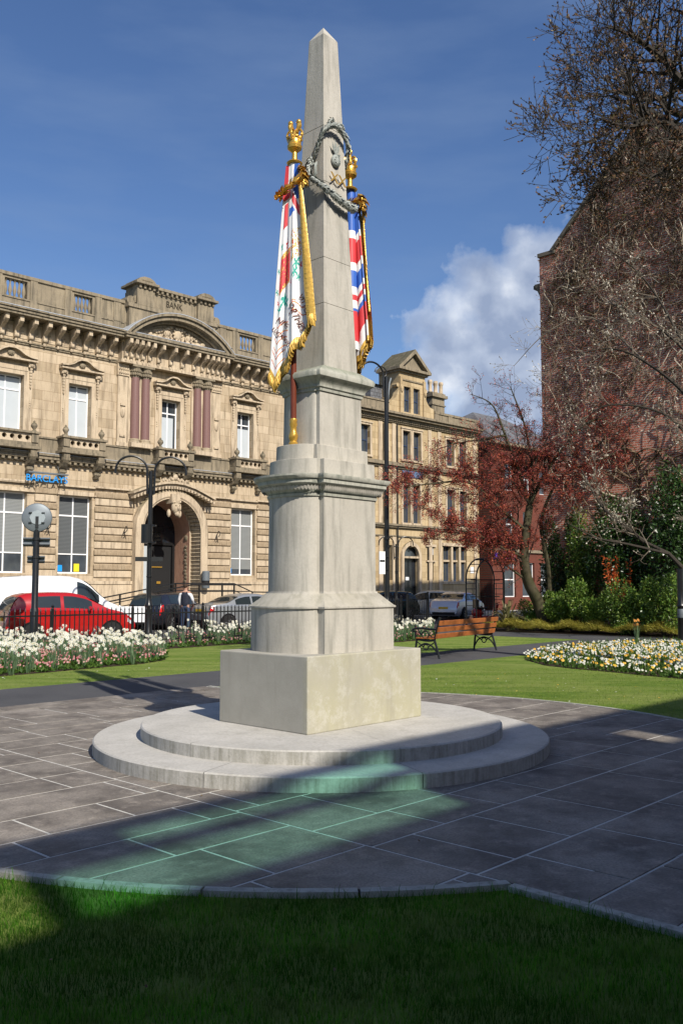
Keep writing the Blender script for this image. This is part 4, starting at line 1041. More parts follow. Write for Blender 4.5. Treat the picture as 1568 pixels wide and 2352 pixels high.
s = MB(); s.prism([(-6,-.02),(2.2,-.02),(2.2,.62),(-1.4,.62)], -1.2, 2.0, 'y'); tag(s.build('entrance_ramp', m_kerb, loc=street(0, 2.2), rotz=FROT), 'pale stone ramp leading up to the bank doorway', 'ramp')
s = MB(); s.lathe([(.0,1.52),(.17,1.53),(.19,1.56),(.19,1.78)], (1.36,-.66,0), 16); s.lathe([(.188,1.78),(.188,1.9)], (1.36,-.66,0), 16, 1); s.lathe([(.19,1.9),(.19,2.32),(.15,2.36),(0,2.37)], (1.36,-.66,0), 16); s.box(1.28,1.44,-.5,-.2,1.9,2.0)
tag(s.build('wall_bin', [m_plate, m_dark], loc=P0, rotz=FROT, smooth=True), 'small cylindrical grey litter bin on wall beside the bank arch', 'bin')
# hanging signs of the bank
def bank_sign(x, label):
    t = T('bank_sign', label, 'sign', street(x, .35), FROT)
    s = MB(); vs, fs = text_mesh('BARCLAYS', .40, .05); s.add([(a, y-.02, z+6.19) for a, y, z in vs], fs); s.build('lettering', m_bluesign, t)
    s = MB(); s.box(-.85, .95, -.10, .1, 6.41, 6.47); s.tube([(-.6,0,6.47),(-.6,.3,6.9)], .012, 6); s.tube([(.6,0,6.47),(.6,.3,6.9)], .012, 6); s.tube([(-.6,.0,6.4),(-.6,.33,6.4)], .02, 6); s.tube([(.6,.0,6.4),(.6,.33,6.4)], .02, 6); s.build('lamp_trough', m_plate, t)
bank_sign(-6.75, 'blue letter bank sign hung between the two left ground floor windows')
bank_sign(6.55, 'blue letter bank sign half hidden behind the obelisk')

# ------------------------------------------------------------------ stone office building with gabled dormer
off_b = T('office_building', 'three storey sandstone office with gabled dormer and blue sash windows', 'building', street(18, 0), FROT)
m_ash2 = stone('office_sandstone', (.50,.385,.23), (.34,.25,.14), (.57,.45,.28), bscale=.9, bump=.25, blocks=(.9,.36,.007))
OX0, OX1 = -6.2, 5.95
def oo(t): return t-18
owin = [(oo(12.0),oo(13.5),9.38,11.15),(oo(16.38),oo(17.08),9.4,11.2),(oo(17.36),oo(18.08),9.4,11.2),(oo(20.6),oo(21.38),9.4,11.13),(oo(21.9),oo(22.6),9.4,11.13),
        (oo(12.4),oo(13.5),5.5,7.85),(oo(16.38),oo(17.05),5.5,7.85),(oo(17.28),oo(17.95),5.5,7.85),(oo(20.6),oo(21.38),5.5,7.85),(oo(21.9),oo(22.6),5.5,7.85)]
ogr = [(oo(18.62),oo(19.24),2.0,4.1),(oo(20.18),oo(20.95),1.95,4.2),(oo(21.12),oo(21.75),1.95,4.2),(oo(21.92),oo(22.6),1.95,4.2),(oo(14.9),oo(15.4),2.0,4.1)]
s = MB(); wall_grid(s, OX0, OX1, -.2, 12.0, owin+ogr+[(oo(16.3),oo(17.75),.2,4.0)], 0, .35, 0, False)
s.add([(OX0,0,-.2),(OX0,9,-.2),(OX0,9,12),(OX0,0,12)], [(0,1,2,3)]); s.add([(OX1,0,-.2),(OX1,9,-.2),(OX1,9,12),(OX1,0,12)], [(3,2,1,0)])
s.build('wall', m_ash2, off_b)
def sash(parent, a, c, z0, z1, y, mat=None, meeting=True):
    f = MB(); t = .06
    f.box(a, a+t, y, y+.06, z0, z1); f.box(c-t, c, y, y+.06, z0, z1); f.box(a+t, c-t, y, y+.06, z0, z0+t); f.box(a+t, c-t, y, y+.06, z1-t, z1)
    if meeting: f.box(a+t, c-t, y-.01, y+.055, (z0+z1)/2-.035, (z0+z1)/2+.035)
    fo = f.build('window', mat or m_trim, parent); p = MB(); p.box(a+t, c-t, y+.03, y+.035, z0+t, z1-t); p.build('pane', m_glass, fo); return fo
for o_ in owin: sash(off_b, *o_, .22)
for o_ in ogr: sash(off_b, *o_, .24, m_trim, False)
s = MB()
for z0, z1, p in ((5.16,5.26,.14),(5.26,5.38,.22),(8.78,8.9,.12),(8.9,9.08,.24),(9.08,9.14,.16),(4.62,4.7,.08),(11.55,11.62,.10),(11.72,11.86,.22),(11.86,12.0,.42),(12.0,12.14,.55)): s.box(OX0-.0, OX1+.0, -p, 0, z0, z1)
x = OX0+.1
while x < OX1-.1: s.box(x, x+.08, -.20, -.001, 11.63, 11.715); x += .17
s.build('string_course', m_ashd, off_b, bevel=.01)
s = MB()
for a, c, z0, z1 in owin:
    s.box(a-.14, a, -.05, 0, z0, z1+.12); s.box(c, c+.14, -.05, 0, z0, z1+.12); s.box(a+.0, c-.0, -.05, 0, z1, z1+.12); s.box(a-.2, c+.2, -.10, 0, z1+.12, z1+.2); s.box(a-.16, c+.16, -.09, 0, z0-.12, z0)
for x in (oo(14.35), oo(15.55), oo(18.9), oo(19.85), oo(23.5)):
    for z0, z1 in ((.0,4.6),(5.4,8.76),(9.15,11.5)): s.box(x-.16, x+.16, -.07, 0, z0, z1)
for x in (oo(14.9), oo(19.3)):
    for z0, z1 in ((9.75,10.9),): s.box(x-.25, x+.25, -.04, 0, z1, z1+.08); s.box(x-.25, x-.18, -.035, 0, z0, z1); s.box(x+.18, x+.25, -.035, 0, z0, z1)
s.build('window_surround', m_ashp, off_b)
s = MB(); s.box(oo(16.28), oo(18.2), -.06, -.002, 8.33, 8.72); s.build('blue_panel', m_panel, off_b)
for x in (oo(14.62), oo(15.75)):
    s = MB(); s.tube([(x,-.14,0),(x,-.14,11.5)], .045, 8); s.build('drainpipe', m_iron, off_b, smooth=True)
# ground floor: arched door, transom bars
s = MB(); dc = oo(17.03); arcring(s, .70, .92, -.14, 0, 0, 180, 18, dc, 3.42); s.box(dc-.92, dc-.70, -.14, 0, .1, 3.42); s.box(dc+.70, dc+.92, -.14, 0, .1, 3.42); s.box(dc-.72, dc+.72, -.1, .1, 3.34, 3.46); s.box(dc-.1, dc+.1, -.2, 0, 4.06, 4.4)
for q in (-1, 1): s.prism([(dc+q*.70,3.46),(dc+q*.72,4.02),(dc,4.02+.0)] + [(dc+q*.70*math.sin(R(k*15)), 3.46+.64*math.cos(R(k*15))) for k in range(1,6)], -.02, .05, 'y')
s.build('door_surround', m_ashp, off_b)
s = MB(); s.box(dc-.7, dc+.7, .2, .25, .15, 3.34); s.box(dc-.62, dc-.06, .15, .2, .3, 1.35); s.box(dc+.06, dc+.62, .15, .2, .3, 1.35); d_ = s.build('door', m_black, off_b)
s = MB(); s.box(dc-.6, dc-.08, .19, .197, 1.55, 3.2); s.box(dc+.08, dc+.6, .19, .197, 1.55, 3.2); s.build('door_glass', m_glassd, d_)
s = MB(); s.box(dc-.25, dc+.05, .17, .18, 2.0, 2.2); s.build('door_notice', m_wplate, d_)
s = MB(); s.box(dc-.72, dc+.72, .2, .22, 3.46, 4.0); s.build('fanlight', m_glass, off_b)
s = MB(); s.box(oo(20.05), oo(22.75), -.06, 0, 1.78, 1.95); s.box(oo(20.1), oo(22.7), .1, .22, 3.2, 3.32); s.box(oo(20.95), oo(21.12), -.05, 0, 1.95, 4.2); s.box(oo(21.75), oo(21.92), -.05, 0, 1.95, 4.2); s.box(oo(20.05), oo(22.75), -.10, 0, 4.2, 4.4); s.box(oo(18.45), oo(19.4), -.1, 0, 4.1, 4.25); s.box(oo(18.5), oo(19.35), -.1, 0, 3.15, 3.25); s.build('shopfront_bars', m_ashp, off_b)
s = MB(); s.box(oo(19.7), oo(20.0), -.03, -.01, 2.4, 3.35); s.box(oo(18.95), oo(19.15), -.03, -.01, 3.6, 4.0); s.box(oo(22.95), oo(23.3), -.03, -.01, 2.5, 2.9); s.build('notice_board', m_wplate, off_b)
s = MB(); s.box(oo(19.72), oo(19.98), -.034, -.03, 2.85, 2.95); s.build('notice_lettering', m_trim, off_b)
# dormer gable with scrolled shoulders and pediment
s = MB(); gc = oo(17.2)
wall_grid(s, gc-1.22, gc+1.22, 12.1, 14.9, [(oo(16.42),oo(17.04),12.35,13.95),(oo(17.32),oo(17.92),12.35,13.95)], -.1, .3, 0, False)
s.box(gc-1.22, gc-1.21, -.1, 1.6, 12.1, 14.9); s.box(gc+1.21, gc+1.22, -.1, 1.6, 12.1, 14.9)
for q in (-1, 1):
    cvx = [(gc+q*1.22,12.14),(gc+q*1.22,14.0)] + [(gc+q*(1.22+.75*(1-math.cos(R(a)))), 12.9+1.1*(1-math.sin(R(a)))) for a in (10,25,40,55,70,88)] + [(gc+q*2.1,12.9),(gc+q*2.1,12.14)]
    s.prism(cvx, -.08, .3, 'y'); s.tube([(gc+q*1.32,-.1,13.95),(gc+q*1.32,.3,13.95)], .13, 10)
    s.box(*sorted((gc+q*1.2, gc+q*.98)), -.2, -.1, 12.15, 14.5); s.blob((gc+q*1.09,-.24,13.7), (.1,.08,.2), n=8)
s.build('dormer', m_ash2, off_b)
s = MB(); s.box(gc-1.5, gc+1.5, -.42, 1.6, 14.92, 15.08); s.box(gc-1.35, gc+1.35, -.25, 1.5, 14.8, 14.92); s.box(gc-1.1, gc+1.1, -.16, -.1, 14.3, 14.38)
pts = [(gc-1.5,15.08),(gc+1.5,15.08),(gc,16.35)]; s.prism([(gc-1.15,15.081),(gc+1.15,15.081),(gc,16.05)], -.12, 1.5, 'y')
for q in (-1, 1): s.prism([(gc+q*1.5,15.08),(gc+q*1.2,15.08),(gc,16.08),(gc,16.35)], -.4, 1.6, 'y')
s.build('dormer_pediment', m_ashd, off_b)
for a, c in ((16.42,17.04),(17.32,17.92)): sash(off_b, oo(a), oo(c), 12.35, 13.95, .08)
s = MB(); s.box(OX0, gc-2.1, -.1, .25, 12.14, 12.72); s.box(OX0, gc-2.1, -.15, .3, 12.72, 12.82); s.build('parapet', m_ashd, off_b); s = MB(); s.box(gc+2.1, OX1, -.1, .25, 12.14, 12.62); s.box(gc+2.1, OX1, -.16, .3, 12.62, 12.76)
for x in (oo(19.5), oo(20.9), oo(22.3), oo(23.7)): s.box(x-.2, x+.2, -.14, .28, 12.14, 12.63)
s.build('parapet', m_ashd, off_b)
s = MB(); s.add([(OX0,.4,12.2),(OX1,.4,12.2),(OX1,4.4,15.0),(OX0,4.4,15.0)], [(0,1,2,3)]); s.add([(OX0,9,12.0),(OX1,9,12.0),(OX1,4.4,15.0),(OX0,4.4,15.0)], [(3,2,1,0)]); s.add([(OX0,.4,12.2),(OX0,9,12),(OX0,4.4,15)], [(0,1,2)]); s.add([(OX1,.4,12.2),(OX1,9,12),(OX1,4.4,15)], [(2,1,0)])
# only the left part of the roof shows above the parapet
s.v = [(min(v[0], gc+1.2), v[1], v[2]) for v in s.v]
rf = s.build('roof', m_slate, off_b)
s = MB(); x = OX0
while x < gc+1.0: s.tube([(x,4.4,15.02),(x+.28,4.4,15.02)], .1, 6); s.blob((x+.14,4.4,15.14), .07, n=6); x += .3
s.build('ridge_tiles', m_redb, rf)
s = MB(); s.box(oo(14.3), oo(15.3), .7, 2.6, 12.7, 13.9); s.prism([(.5,13.9),(2.9,13.9),(1.6,14.1)], oo(14.2), oo(15.4), 'x'); s.build('small_dormer', m_slate, rf)
s = MB(); cxx, cy0 = oo(22.9), 2.6
s.box(cxx-.55, cxx+.75, cy0, cy0+1.2, 12, 13.75); s.box(cxx-.62, cxx+.82, cy0-.07, cy0+1.27, 13.2, 13.28); s.box(cxx-.72, cxx+.92, cy0-.17, cy0+1.37, 13.75, 13.95); s.box(cxx-.6, cxx+.8, cy0-.05, cy0+1.25, 13.95, 14.08); s.v = [(x_, y_, z_+(.85 if z_ > 12.5 else 0)) for x_, y_, z_ in s.v]; ch = s.build('chimney', m_ashd, off_b)
for k in range(5):
    s = MB(); s.lathe([(.15,14.08),(.17,14.14),(.13,14.2),(.125,14.7),(.16,14.76),(.17,14.85),(.14,14.95),(.10,14.95)], (cxx-.48+.29*k, cy0+.25+.25*(k % 2), .85), 12); s.build('chimney_pot', m_ashp, ch, smooth=True)

# ------------------------------------------------------------------ red brick building beyond
rb = T('brick_building', 'red brick building with hipped slate roof seen behind the red leaved tree', 'building', street(25.4, 0), FROT)
wo = [(1.6+2.1*k, 2.55+2.1*k, z, z+1.9) for k in range(5) for z in (5.0, 8.3)] + [(1.2+2.3*k, 2.7+2.3*k, .9, 3.3) for k in range(4)]
s = MB(); wall_grid(s, 0, 12.5, -.2, 11.4, wo, 0, .3, 0, False); s.add([(0,0,-.2),(0,10,-.2),(0,10,11.4),(0,0,11.4)], [(0,1,2,3)]); s.add([(12.5,0,-.2),(12.5,10,-.2),(12.5,10,11.4),(12.5,0,11.4)], [(3,2,1,0)]); s.build('wall', m_redb, rb)
s = MB(); s.box(-.4, 12.9, -.4, 10.4, 11.4, 11.6); s.box(-.1, 12.6, -.15, 0, 4.0, 4.2); s.build('eaves', m_ashd, rb)
s = MB(); s.add([(-.35,-.35,11.6),(12.85,-.35,11.6),(12.85,10.35,11.6),(-.35,10.35,11.6),(4.6,5,14.9),(8.2,5,14.9)], [(0,1,5,4),(1,2,5),(2,3,4,5),(3,0,4)]); s.build('roof', m_slate, rb)
for o_ in wo: sash(rb, *o_, .16, m_white)
s = MB(); s.box(.1, 2.3, -.25, -.02, 3.5, 4.0); s.build('shop_fascia', m_purple, rb)
s = MB(); s.box(.35, .9, -.27, -.252, 3.62, 3.85); s.box(1.2, 1.8, -.27, -.252, 3.62, 3.88); s.build('fascia_lettering', m_wplate, rb)

# ------------------------------------------------------------------ ivy-hung brick gable on the right
IC = Vector((8.05, 35.5, 0)); iw = R(43.3); IW = Vector((U.y, -U.x, 0))       # wall runs from the far corner towards the viewer
irot = math.atan2(IW.y, IW.x)
ivy = T('gabled_brick_building', 'tall dark brick building whose gable wall is hung with bare creeper', 'building', IC, irot)
GL, EV, AP, AX2 = 9.6, 15.1, 19.4, 4.75
s = MB(); s.prism([(0,-.2),(GL,-.2),(GL,EV-.3),(GL-.2,EV),(AX2,AP-.15),(.6,EV-.15),(0,EV-.15)], 0, 14, 'y'); s.build('wall', m_ivyb, ivy)
s = MB()
s.prism([(-.02,EV-.15),(.75,EV-.15),(.75,EV),(-.02,EV)], -.12, .3, 'y')
s.prism([(.7,EV-.03),(AX2,AP-.03),(AX2,AP+.17),(.55,EV+.0)], -.14, .3, 'y'); s.prism([(AX2,AP-.03),(GL+.2,EV-.25),(GL+.2,EV-.05),(AX2,AP+.17)], -.14, .3, 'y'); s.box(-.35, 0, .1, 14, EV-1.35, EV-1.2); s.prism([(-.25,EV-1.2),(0,EV-1.2),(0,EV-1.75)], .0, .35, 'y')
s.build('coping', m_coping, ivy)
s = MB(); s.add([(-.1,.3,EV-.2),(AX2,.3,AP),(AX2,14,AP),(-.1,14,EV-.2)], [(0,1,2,3)]); s.add([(GL+.1,.3,EV-.4),(AX2,.3,AP),(AX2,14,AP),(GL+.1,14,EV-.4)], [(3,2,1,0)]); s.build('roof', m_slate, ivy)
def gable_top(x): return EV-.15 + (AP-EV)*(x-.6)/(AX2-.6) if .6 < x < AX2 else (AP-.15 - (AP-EV)*(x-AX2)/(GL-AX2) if x >= AX2 else EV-.2)
rng = random.Random(31); s = MB(); lf = MB()
def creeper(x, z, d, n, r, out):
    p = Vector((x, -out, z)); pts = [p]; a = d
    for k in range(n):
        a += rng.gauss(0, .5); st = rng.uniform(.12, .3); out_ = max(.02, min(.45, -pts[-1].y + rng.gauss(.0, .06)))
        q = Vector((pts[-1].x + math.cos(a)*st, -out_, pts[-1].z + math.sin(a)*st))
        if not (.05 < q.x < GL-.05 and q.z < gable_top(q.x)+.02): break
        pts.append(q)
    if len(pts) > 2:
        m = 1 if rng.random() < .30 else 0
        s.tube(pts, [r*(1-.6*k/len(pts)) for k in range(len(pts))], 4 if r > .012 else 3, m, False)
        for q in pts[1:]:
            for k in range(2):
                dd = Vector((rng.gauss(0,1), rng.gauss(-.5,.6), rng.gauss(0,1))).normalized(); lf.leaf(q + dd*.02, dd, Vector((rng.gauss(0,1), -1, rng.gauss(0,1))), rng.uniform(.04,.11), rng.uniform(.025,.06))
for k in range(3000):
    x = rng.uniform(.1, GL-.1); z = rng.uniform(5.2, 19)
    if z > gable_top(x)-.05: continue
    if z < 13 and rng.random() < (13-z)/6.2 + .15*(x > 4): continue
    creeper(x, z, rng.choice((-2.2,-1.2,-2.8,.4,-.4,2.5)) + rng.gauss(0,.5), rng.randint(4, 11), rng.choice((.006,.008,.010,.010,.018)), rng.uniform(.03, .3))
for k in range(46): creeper(rng.uniform(.4, GL-.4), rng.uniform(4, 7), math.pi/2 + rng.gauss(0,.3), 48, rng.uniform(.02,.035), .05)
m_twig = M('creeper_stems', (.17,.12,.075), .8, 0, .4, 5); m_twigp = M('pale_creeper_stems', (.52,.45,.34), .7, 0, .35, 5)
m_cleaf = foliage('creeper_leaves', [(.05,.034,.018), (.08,.05,.026), (.07,.07,.02), (.16,.06,.032), (.05,.04,.02)], .55, .15)
cr = T('creeper', 'tangled bare creeper stems covering the brick gable wall', 'climbing plant', IC, irot)
s.build('stems', [m_twig, m_twigp], cr); lf.build('leaves', m_cleaf, cr)
# ------------------------------------------------------------------ trees
def grow(mb, tips, p, d, L, r, lev, rng, up=.15, wig=.22, kids=3, shrink=.68, spread=.7, minr=.004, segs=5):
    pts = [p.copy()]; rs = [r]; q = p.copy(); d = d.normalized(); st = L/segs
    for k in range(segs):
        d = (d + Vector((rng.gauss(0,wig), rng.gauss(0,wig), rng.gauss(0,wig)+up))*.5).normalized()
        q = q + d*st; pts.append(q.copy()); rs.append(max(minr, r*(1-.55*(k+1)/segs)))
        if lev > 0 and k >= 1:
            for j in range(kids if k < segs-1 else kids+1):
                if rng.random() < .62:
                    x = Vector((rng.gauss(0,1), rng.gauss(0,1), rng.gauss(0,1))); x = (x - d*x.dot(d)).normalized()
                    grow(mb, tips, q, (d*(1-spread*.5) + x*spread), L*shrink*rng.uniform(.7,1.1), rs[-1]*.62, lev-1, rng, up, wig, kids, shrink, spread, minr, segs)
    mb.tube(pts, rs, 5 if r > .03 else 3, 0, False)
    if lev == 0: tips.append((pts[-1], d)); tips.append((pts[-2], d)); tips.append((pts[-3], d))
m_barkd = M('dark_bark', (.045,.036,.026), .85, 0, .45, 7, .5, 30)
m_barkg = M('mossy_bark', (.16,.13,.085), .85, 0, .5, 3, .6, 25, .2, (.09,.085,.035))
m_barkm = M('dark_mossy_bark', (.085,.07,.045), .85, 0, .5, 3, .6, 25, .2, (.045,.045,.02))
m_barkp = M('pale_twigs', (.16,.13,.095), .75, 0, .4, 4, .3, 30)
m_bud = foliage('leaf_buds', [(.09,.04,.02), (.14,.07,.03), (.10,.09,.03)], .5, .1)
m_budw = foliage('pale_buds', [(.40,.36,.28), (.62,.58,.48), (.25,.20,.12)], .4, .2)
m_red = foliage('purple_plum_leaves', [(.15,.03,.035), (.32,.06,.055), (.45,.10,.07), (.28,.06,.07), (.60,.17,.07), (.34,.10,.05)], .45, .4, .3)
# large bare tree whose limbs enter from the right
rng = random.Random(77)
t1 = T('bare_tree', 'bare dark budding tree reaching in over the gable at upper right', 'tree', (9.7, 13.2, 0))
org = Vector((9.7, 13.2, 0)); tr = MB(); br = MB(); tips = []
tr.tube([(0,0,-.1),(.05,.1,1.2),(-.1,.1,3),(-.25,0,5.2),(-.35,-.1,10.0)], [.36,.27,.24,.21,.15], 12)
def limb(pts, r0, r1, lev, every, L, up, n=7, spread=.75, kids=2):
    pth = smooth_path(pts, n); m = len(pth); (tr if r0 >= .045 else br).tube(pth, [r0+(r1-r0)*k/(m-1) for k in range(m)], 7, 0, False)
    for k in range(3, m, every):
        d = (pth[min(k+1,m-1)]-pth[k-1]).normalized()
        for j in range(2):
            x = Vector((rng.gauss(0,1), rng.gauss(0,1), rng.gauss(-.1,.8))); x = (x-d*x.dot(d)).normalized()
            grow(br, tips, pth[k], d*.6+x*.8, L*rng.uniform(.6,1.15), (r0+(r1-r0)*k/m)*.5, lev, rng, up, .2, kids, .62, spread, .0045, 5)
def rel(x, y, D): return at(x, y, D) - org
limb([(-.35,-.1,9.9), rel(1640,300,13.3), rel(1520,280,13), rel(1440,290,12.7), rel(1375,270,12.5)], .12, .008, 2, 2, .85, .14)
limb([(-.35,-.1,9.9), rel(1640,200,13.6), rel(1520,130,13.4), rel(1450,80,13.2), rel(1390,60,13)], .11, .008, 2, 2, .85, .16)
limb([(-.3,0,9.2), rel(1660,370,13), rel(1570,370,12.6), rel(1510,400,12.3), rel(1460,420,12)], .08, .006, 2, 2, .75, .02)
limb([(-.35,-.1,9.9), rel(1640,60,14), rel(1560,-40,14), rel(1440,-60,14)], .11, .01, 2, 2, .9, .05)
limb([(-.35,-.1,9.9), rel(1620,260,14.6), rel(1500,220,14.8), rel(1410,210,15), rel(1370,200,15)], .09, .008, 2, 2, .85, .12)
limb([rel(1520,280,13), rel(1460,350,12.8), rel(1440,390,12.6), rel(1420,410,12.5)], .035, .006, 2, 3, .55, .08)
tr.build('trunk', m_barkd, t1, smooth=True); br.build('branches', m_barkd, t1)
bu = MB()
for p, d in tips:
    if rng.random() < .72:
        e = (d + Vector((rng.gauss(0,.4), rng.gauss(0,.4), .3+rng.gauss(0,.3)))).normalized(); bu.leaf(p, e, Vector((rng.gauss(0,1),rng.gauss(0,1),rng.gauss(0,1))), .06, .024)
        bu.leaf(p, (e+Vector((rng.gauss(0,.5),0,.2))).normalized(), Vector((rng.gauss(0,1),rng.gauss(0,1),.2)), .05, .02)
bu.build('buds', m_bud, t1)
# second tree: pale twigs in front of the gable
rng = random.Random(19); org = Vector((10.2, 27.2, 0))
t2 = T('budding_tree', 'leaning tree with pale twigs and white buds before the brick gable', 'tree', org); br = MB(); tr = MB(); tips = []
tr.tube([Vector((.75,0,-.1)), rel(1612,1400,27.2), rel(1600,1340,27.2), rel(1535,1272,27.3), rel(1480,1245,27.4)], [.13,.11,.10,.065,.05], 9)
fork = rel(1600,1340,27.2)
limb([rel(1480,1245,27.4), rel(1430,1205,27.6), rel(1380,1160,28), rel(1335,1080,28.4)], .07, .02, 2, 4, .9, .12, 6)
limb([rel(1535,1272,27.3), rel(1440,1250,27), rel(1370,1235,27), rel(1300,1200,27)], .05, .012, 1, 4, .8, .08, 6)
limb([fork, rel(1640,1100,27.6), rel(1590,930,28), rel(1480,830,28.5), rel(1390,800,29), rel(1280,830,29)], .085, .012, 2, 4, 1.0, .05, 7)
limb([fork, rel(1650,1000,27.6), rel(1590,830,28), rel(1480,730,28.5), rel(1380,690,29)], .08, .012, 2, 4, 1.0, .06, 7)
limb([rel(1640,1100,27.6), rel(1540,960,28), rel(1400,930,28.6), rel(1320,980,29)], .06, .012, 2, 3, .9, .03, 6)
limb([rel(1480,830,28.5), rel(1360,730,30), rel(1260,760,30.5), rel(1180,840,30.5)], .04, .008, 1, 3, .7, .12, 6)
limb([rel(1590,830,28), rel(1520,700,28.5), rel(1460,620,28.6), rel(1380,560,29)], .05, .01, 2, 4, .9, .1, 6)
tr.build('trunk', m_barkd, t2, smooth=True); br.build('branches', m_barkp, t2)
bu = MB()
for p, d in tips:
    if rng.random() < .5:
        e = (d + Vector((rng.gauss(0,.4), rng.gauss(0,.4), .2))).normalized(); bu.leaf(p, e, Vector((rng.gauss(0,1),-1,rng.gauss(0,1))), .07, .04)
bu.build('buds', m_budw, t2)
# purple-leaved plum
rng = random.Random(41); org = Vector((7.55, 33.0, 0))
t3 = T('purple_plum_tree', 'crooked tree with sparse dark red leaves standing right of the bench', 'tree', org); br = MB(); tr = MB(); tips = []
tr.tube(smooth_path([Vector((0,0,-.15)), rel(1236,1385,33), rel(1212,1335,32.8), rel(1203,1280,32.6), rel(1208,1220,32.5), rel(1216,1160,32.5)], 5), [.24-.0045*k for k in range(26)], 10)
tr.tube(smooth_path([Vector((.1,.2,-.1)), rel(1262,1380,33.3), rel(1258,1300,33.2), rel(1242,1200,33.2), rel(1270,1120,33.2)], 5), [.11-.003*k for k in range(21)], 8)
f0 = rel(1216,1160,32.5)
limb([f0, rel(1190,1080,32.3), rel(1160,1000,32), rel(1130,930,31.8), rel(1080,905,31.6)], .08, .010, 1, 3, .7, .10, 7)
limb([f0, rel(1222,1080,32.6), rel(1205,980,32.6), rel(1180,910,32.6), rel(1170,885,32.6)], .07, .010, 1, 3, .7, .12, 7)
limb([f0, rel(1250,1090,32.4), rel(1300,1020,32), rel(1350,970,31.8), rel(1400,960,31.6)], .08, .012, 2, 2, .75, .08, 7, .75, 3)
limb([rel(1208,1220,32.5), rel(1150,1170,32), rel(1080,1110,31.6), rel(1000,1110,31.2), rel(930,1120,31)], .08, .012, 2, 2, .75, .04, 7, .75, 3)
limb([rel(1203,1280,32.6), rel(1160,1262,32.2), rel(1110,1235,31.8), rel(1060,1220,31.4), rel(1000,1215,31)], .06, .012, 2, 2, .65, .05, 7, .75, 3)
limb([rel(1212,1335,32.8), rel(1180,1312,32.5), rel(1150,1290,32.2), rel(1110,1262,32)], .05, .012, 1, 3, .6, .08, 6)
limb([rel(1160,1000,32), rel(1100,1010,31.8), rel(1040,1020,31.5), rel(985,1040,31.2)], .05, .01, 2, 2, .7, .05, 6)
limb([rel(1270,1120,33.2), rel(1310,1080,33), rel(1370,1060,32.6), rel(1430,1030,32.4)], .05, .01, 2, 2, .7, .05, 6)
limb([rel(1250,1090,32.4), rel(1290,1110,32), rel(1330,1130,31.6)], .04, .01, 2, 2, .7, .05, 6)
limb([f0, rel(1180,1110,32), rel(1140,1090,31.8), rel(1090,1070,31.6)], .04, .01, 2, 2, .7, .05, 6)
for (x, y) in ((1130,1010),(1160,1040),(1210,1010),(1250,1040),(1120,1150),(1150,1210),(1240,1180),(1140,1050),(1180,960),(1230,990),(1100,1190),(1175,1250),(1090,1230)):
    q_ = rel(x, y, 31.8+rng.random()*1.2); b_ = rel(1205+(x-1205)*.15, min(1290, y+110), 32.5); limb([b_, b_.lerp(q_, .5)+Vector((0,0,-.1)), q_], .03, .008, 2, 2, .6, .05, 5)
limb([f0, rel(1230,1060,32), rel(1260,1000,31.8), rel(1280,950,31.6)], .04, .01, 2, 3, .7, .1, 6)
tr.build('trunk', m_barkm, t3, smooth=True); br.build('branches', m_barkd, t3)
lf = MB()
for p, d in tips:
    c = p+org; px = 784 + CF*c.x/max(1, c.y); py = 1176 - CF*((c.z-CH)/c.y - .0836)
    n = 2 if c.z < 6.4 else 1
    for k in range(n):
        e = Vector((rng.gauss(0,1), rng.gauss(0,1), rng.gauss(.2,1))).normalized()
        lf.leaf(p + e*.03, e, Vector((rng.gauss(0,1), rng.gauss(0,1), rng.gauss(0,1))), rng.uniform(.045,.085), rng.uniform(.02,.04))
lf.build('leaves', m_red, t3)

# ------------------------------------------------------------------ shrubs and plants
m_lv_dark = foliage('dark_evergreen_leaves', [(.012,.03,.008), (.022,.055,.012), (.035,.085,.016), (.05,.10,.02), (.018,.04,.012)], .35, .2, .5)
m_lv_mid = foliage('bright_evergreen_leaves', [(.045,.11,.015), (.09,.19,.025), (.16,.26,.04), (.24,.32,.06), (.07,.14,.025)], .4, .3, .5)
m_lv_gold = foliage('golden_grass_leaves', [(.40,.36,.06), (.52,.45,.10), (.30,.32,.05), (.62,.52,.16)], .6, .35, .2)
m_stem = M('shrub_stems', (.05,.04,.025), .8)
def bush(name, label, c, rad, n, lsize, mat, seed, lumps=9, cat='shrub', stems=True):
    rng = random.Random(seed*7+1); o = T(name, label, cat, (c[0], c[1], 0)); lf = MB(); st = MB()
    cl = []
    for k in range(lumps):
        a = rng.uniform(0, 6.283); q = math.sqrt(rng.random())*.75
        cl.append((Vector((rad[0]*q*math.cos(a), rad[1]*q*math.sin(a), c[2]*rng.uniform(.25,1.02))), rng.uniform(.2,.5)))
    for k in range(n):
        cc, f = rng.choice(cl); e = Vector((rng.gauss(0,1), rng.gauss(0,1), rng.gauss(0,1))).normalized()
        rr = rng.uniform(.55, 1.08); p = cc + Vector((e.x*rad[0]*f, e.y*rad[1]*f, e.z*c[2]*f*.8))*rr
        if p.z < .02: continue
        d = (e*.7 + Vector((rng.gauss(0,.6), rng.gauss(0,.6), rng.gauss(.1,.6)))).normalized()
        lf.leaf(p, d, (e + Vector((rng.gauss(0,.6), rng.gauss(0,.6), rng.gauss(0,.6)))), lsize*rng.uniform(.6,1.3), lsize*rng.uniform(.3,.6))
    for cc, f in cl: st.tube([(cc.x*.2, cc.y*.2, -.05), (cc.x*.6, cc.y*.6, cc.z*.5), cc], [.03,.022,.01], 5)
    st.build('stems', m_stem, o); lf.build('foliage', mat, o); return o
def beside(x, y, D): q = at(x, y, D); return q
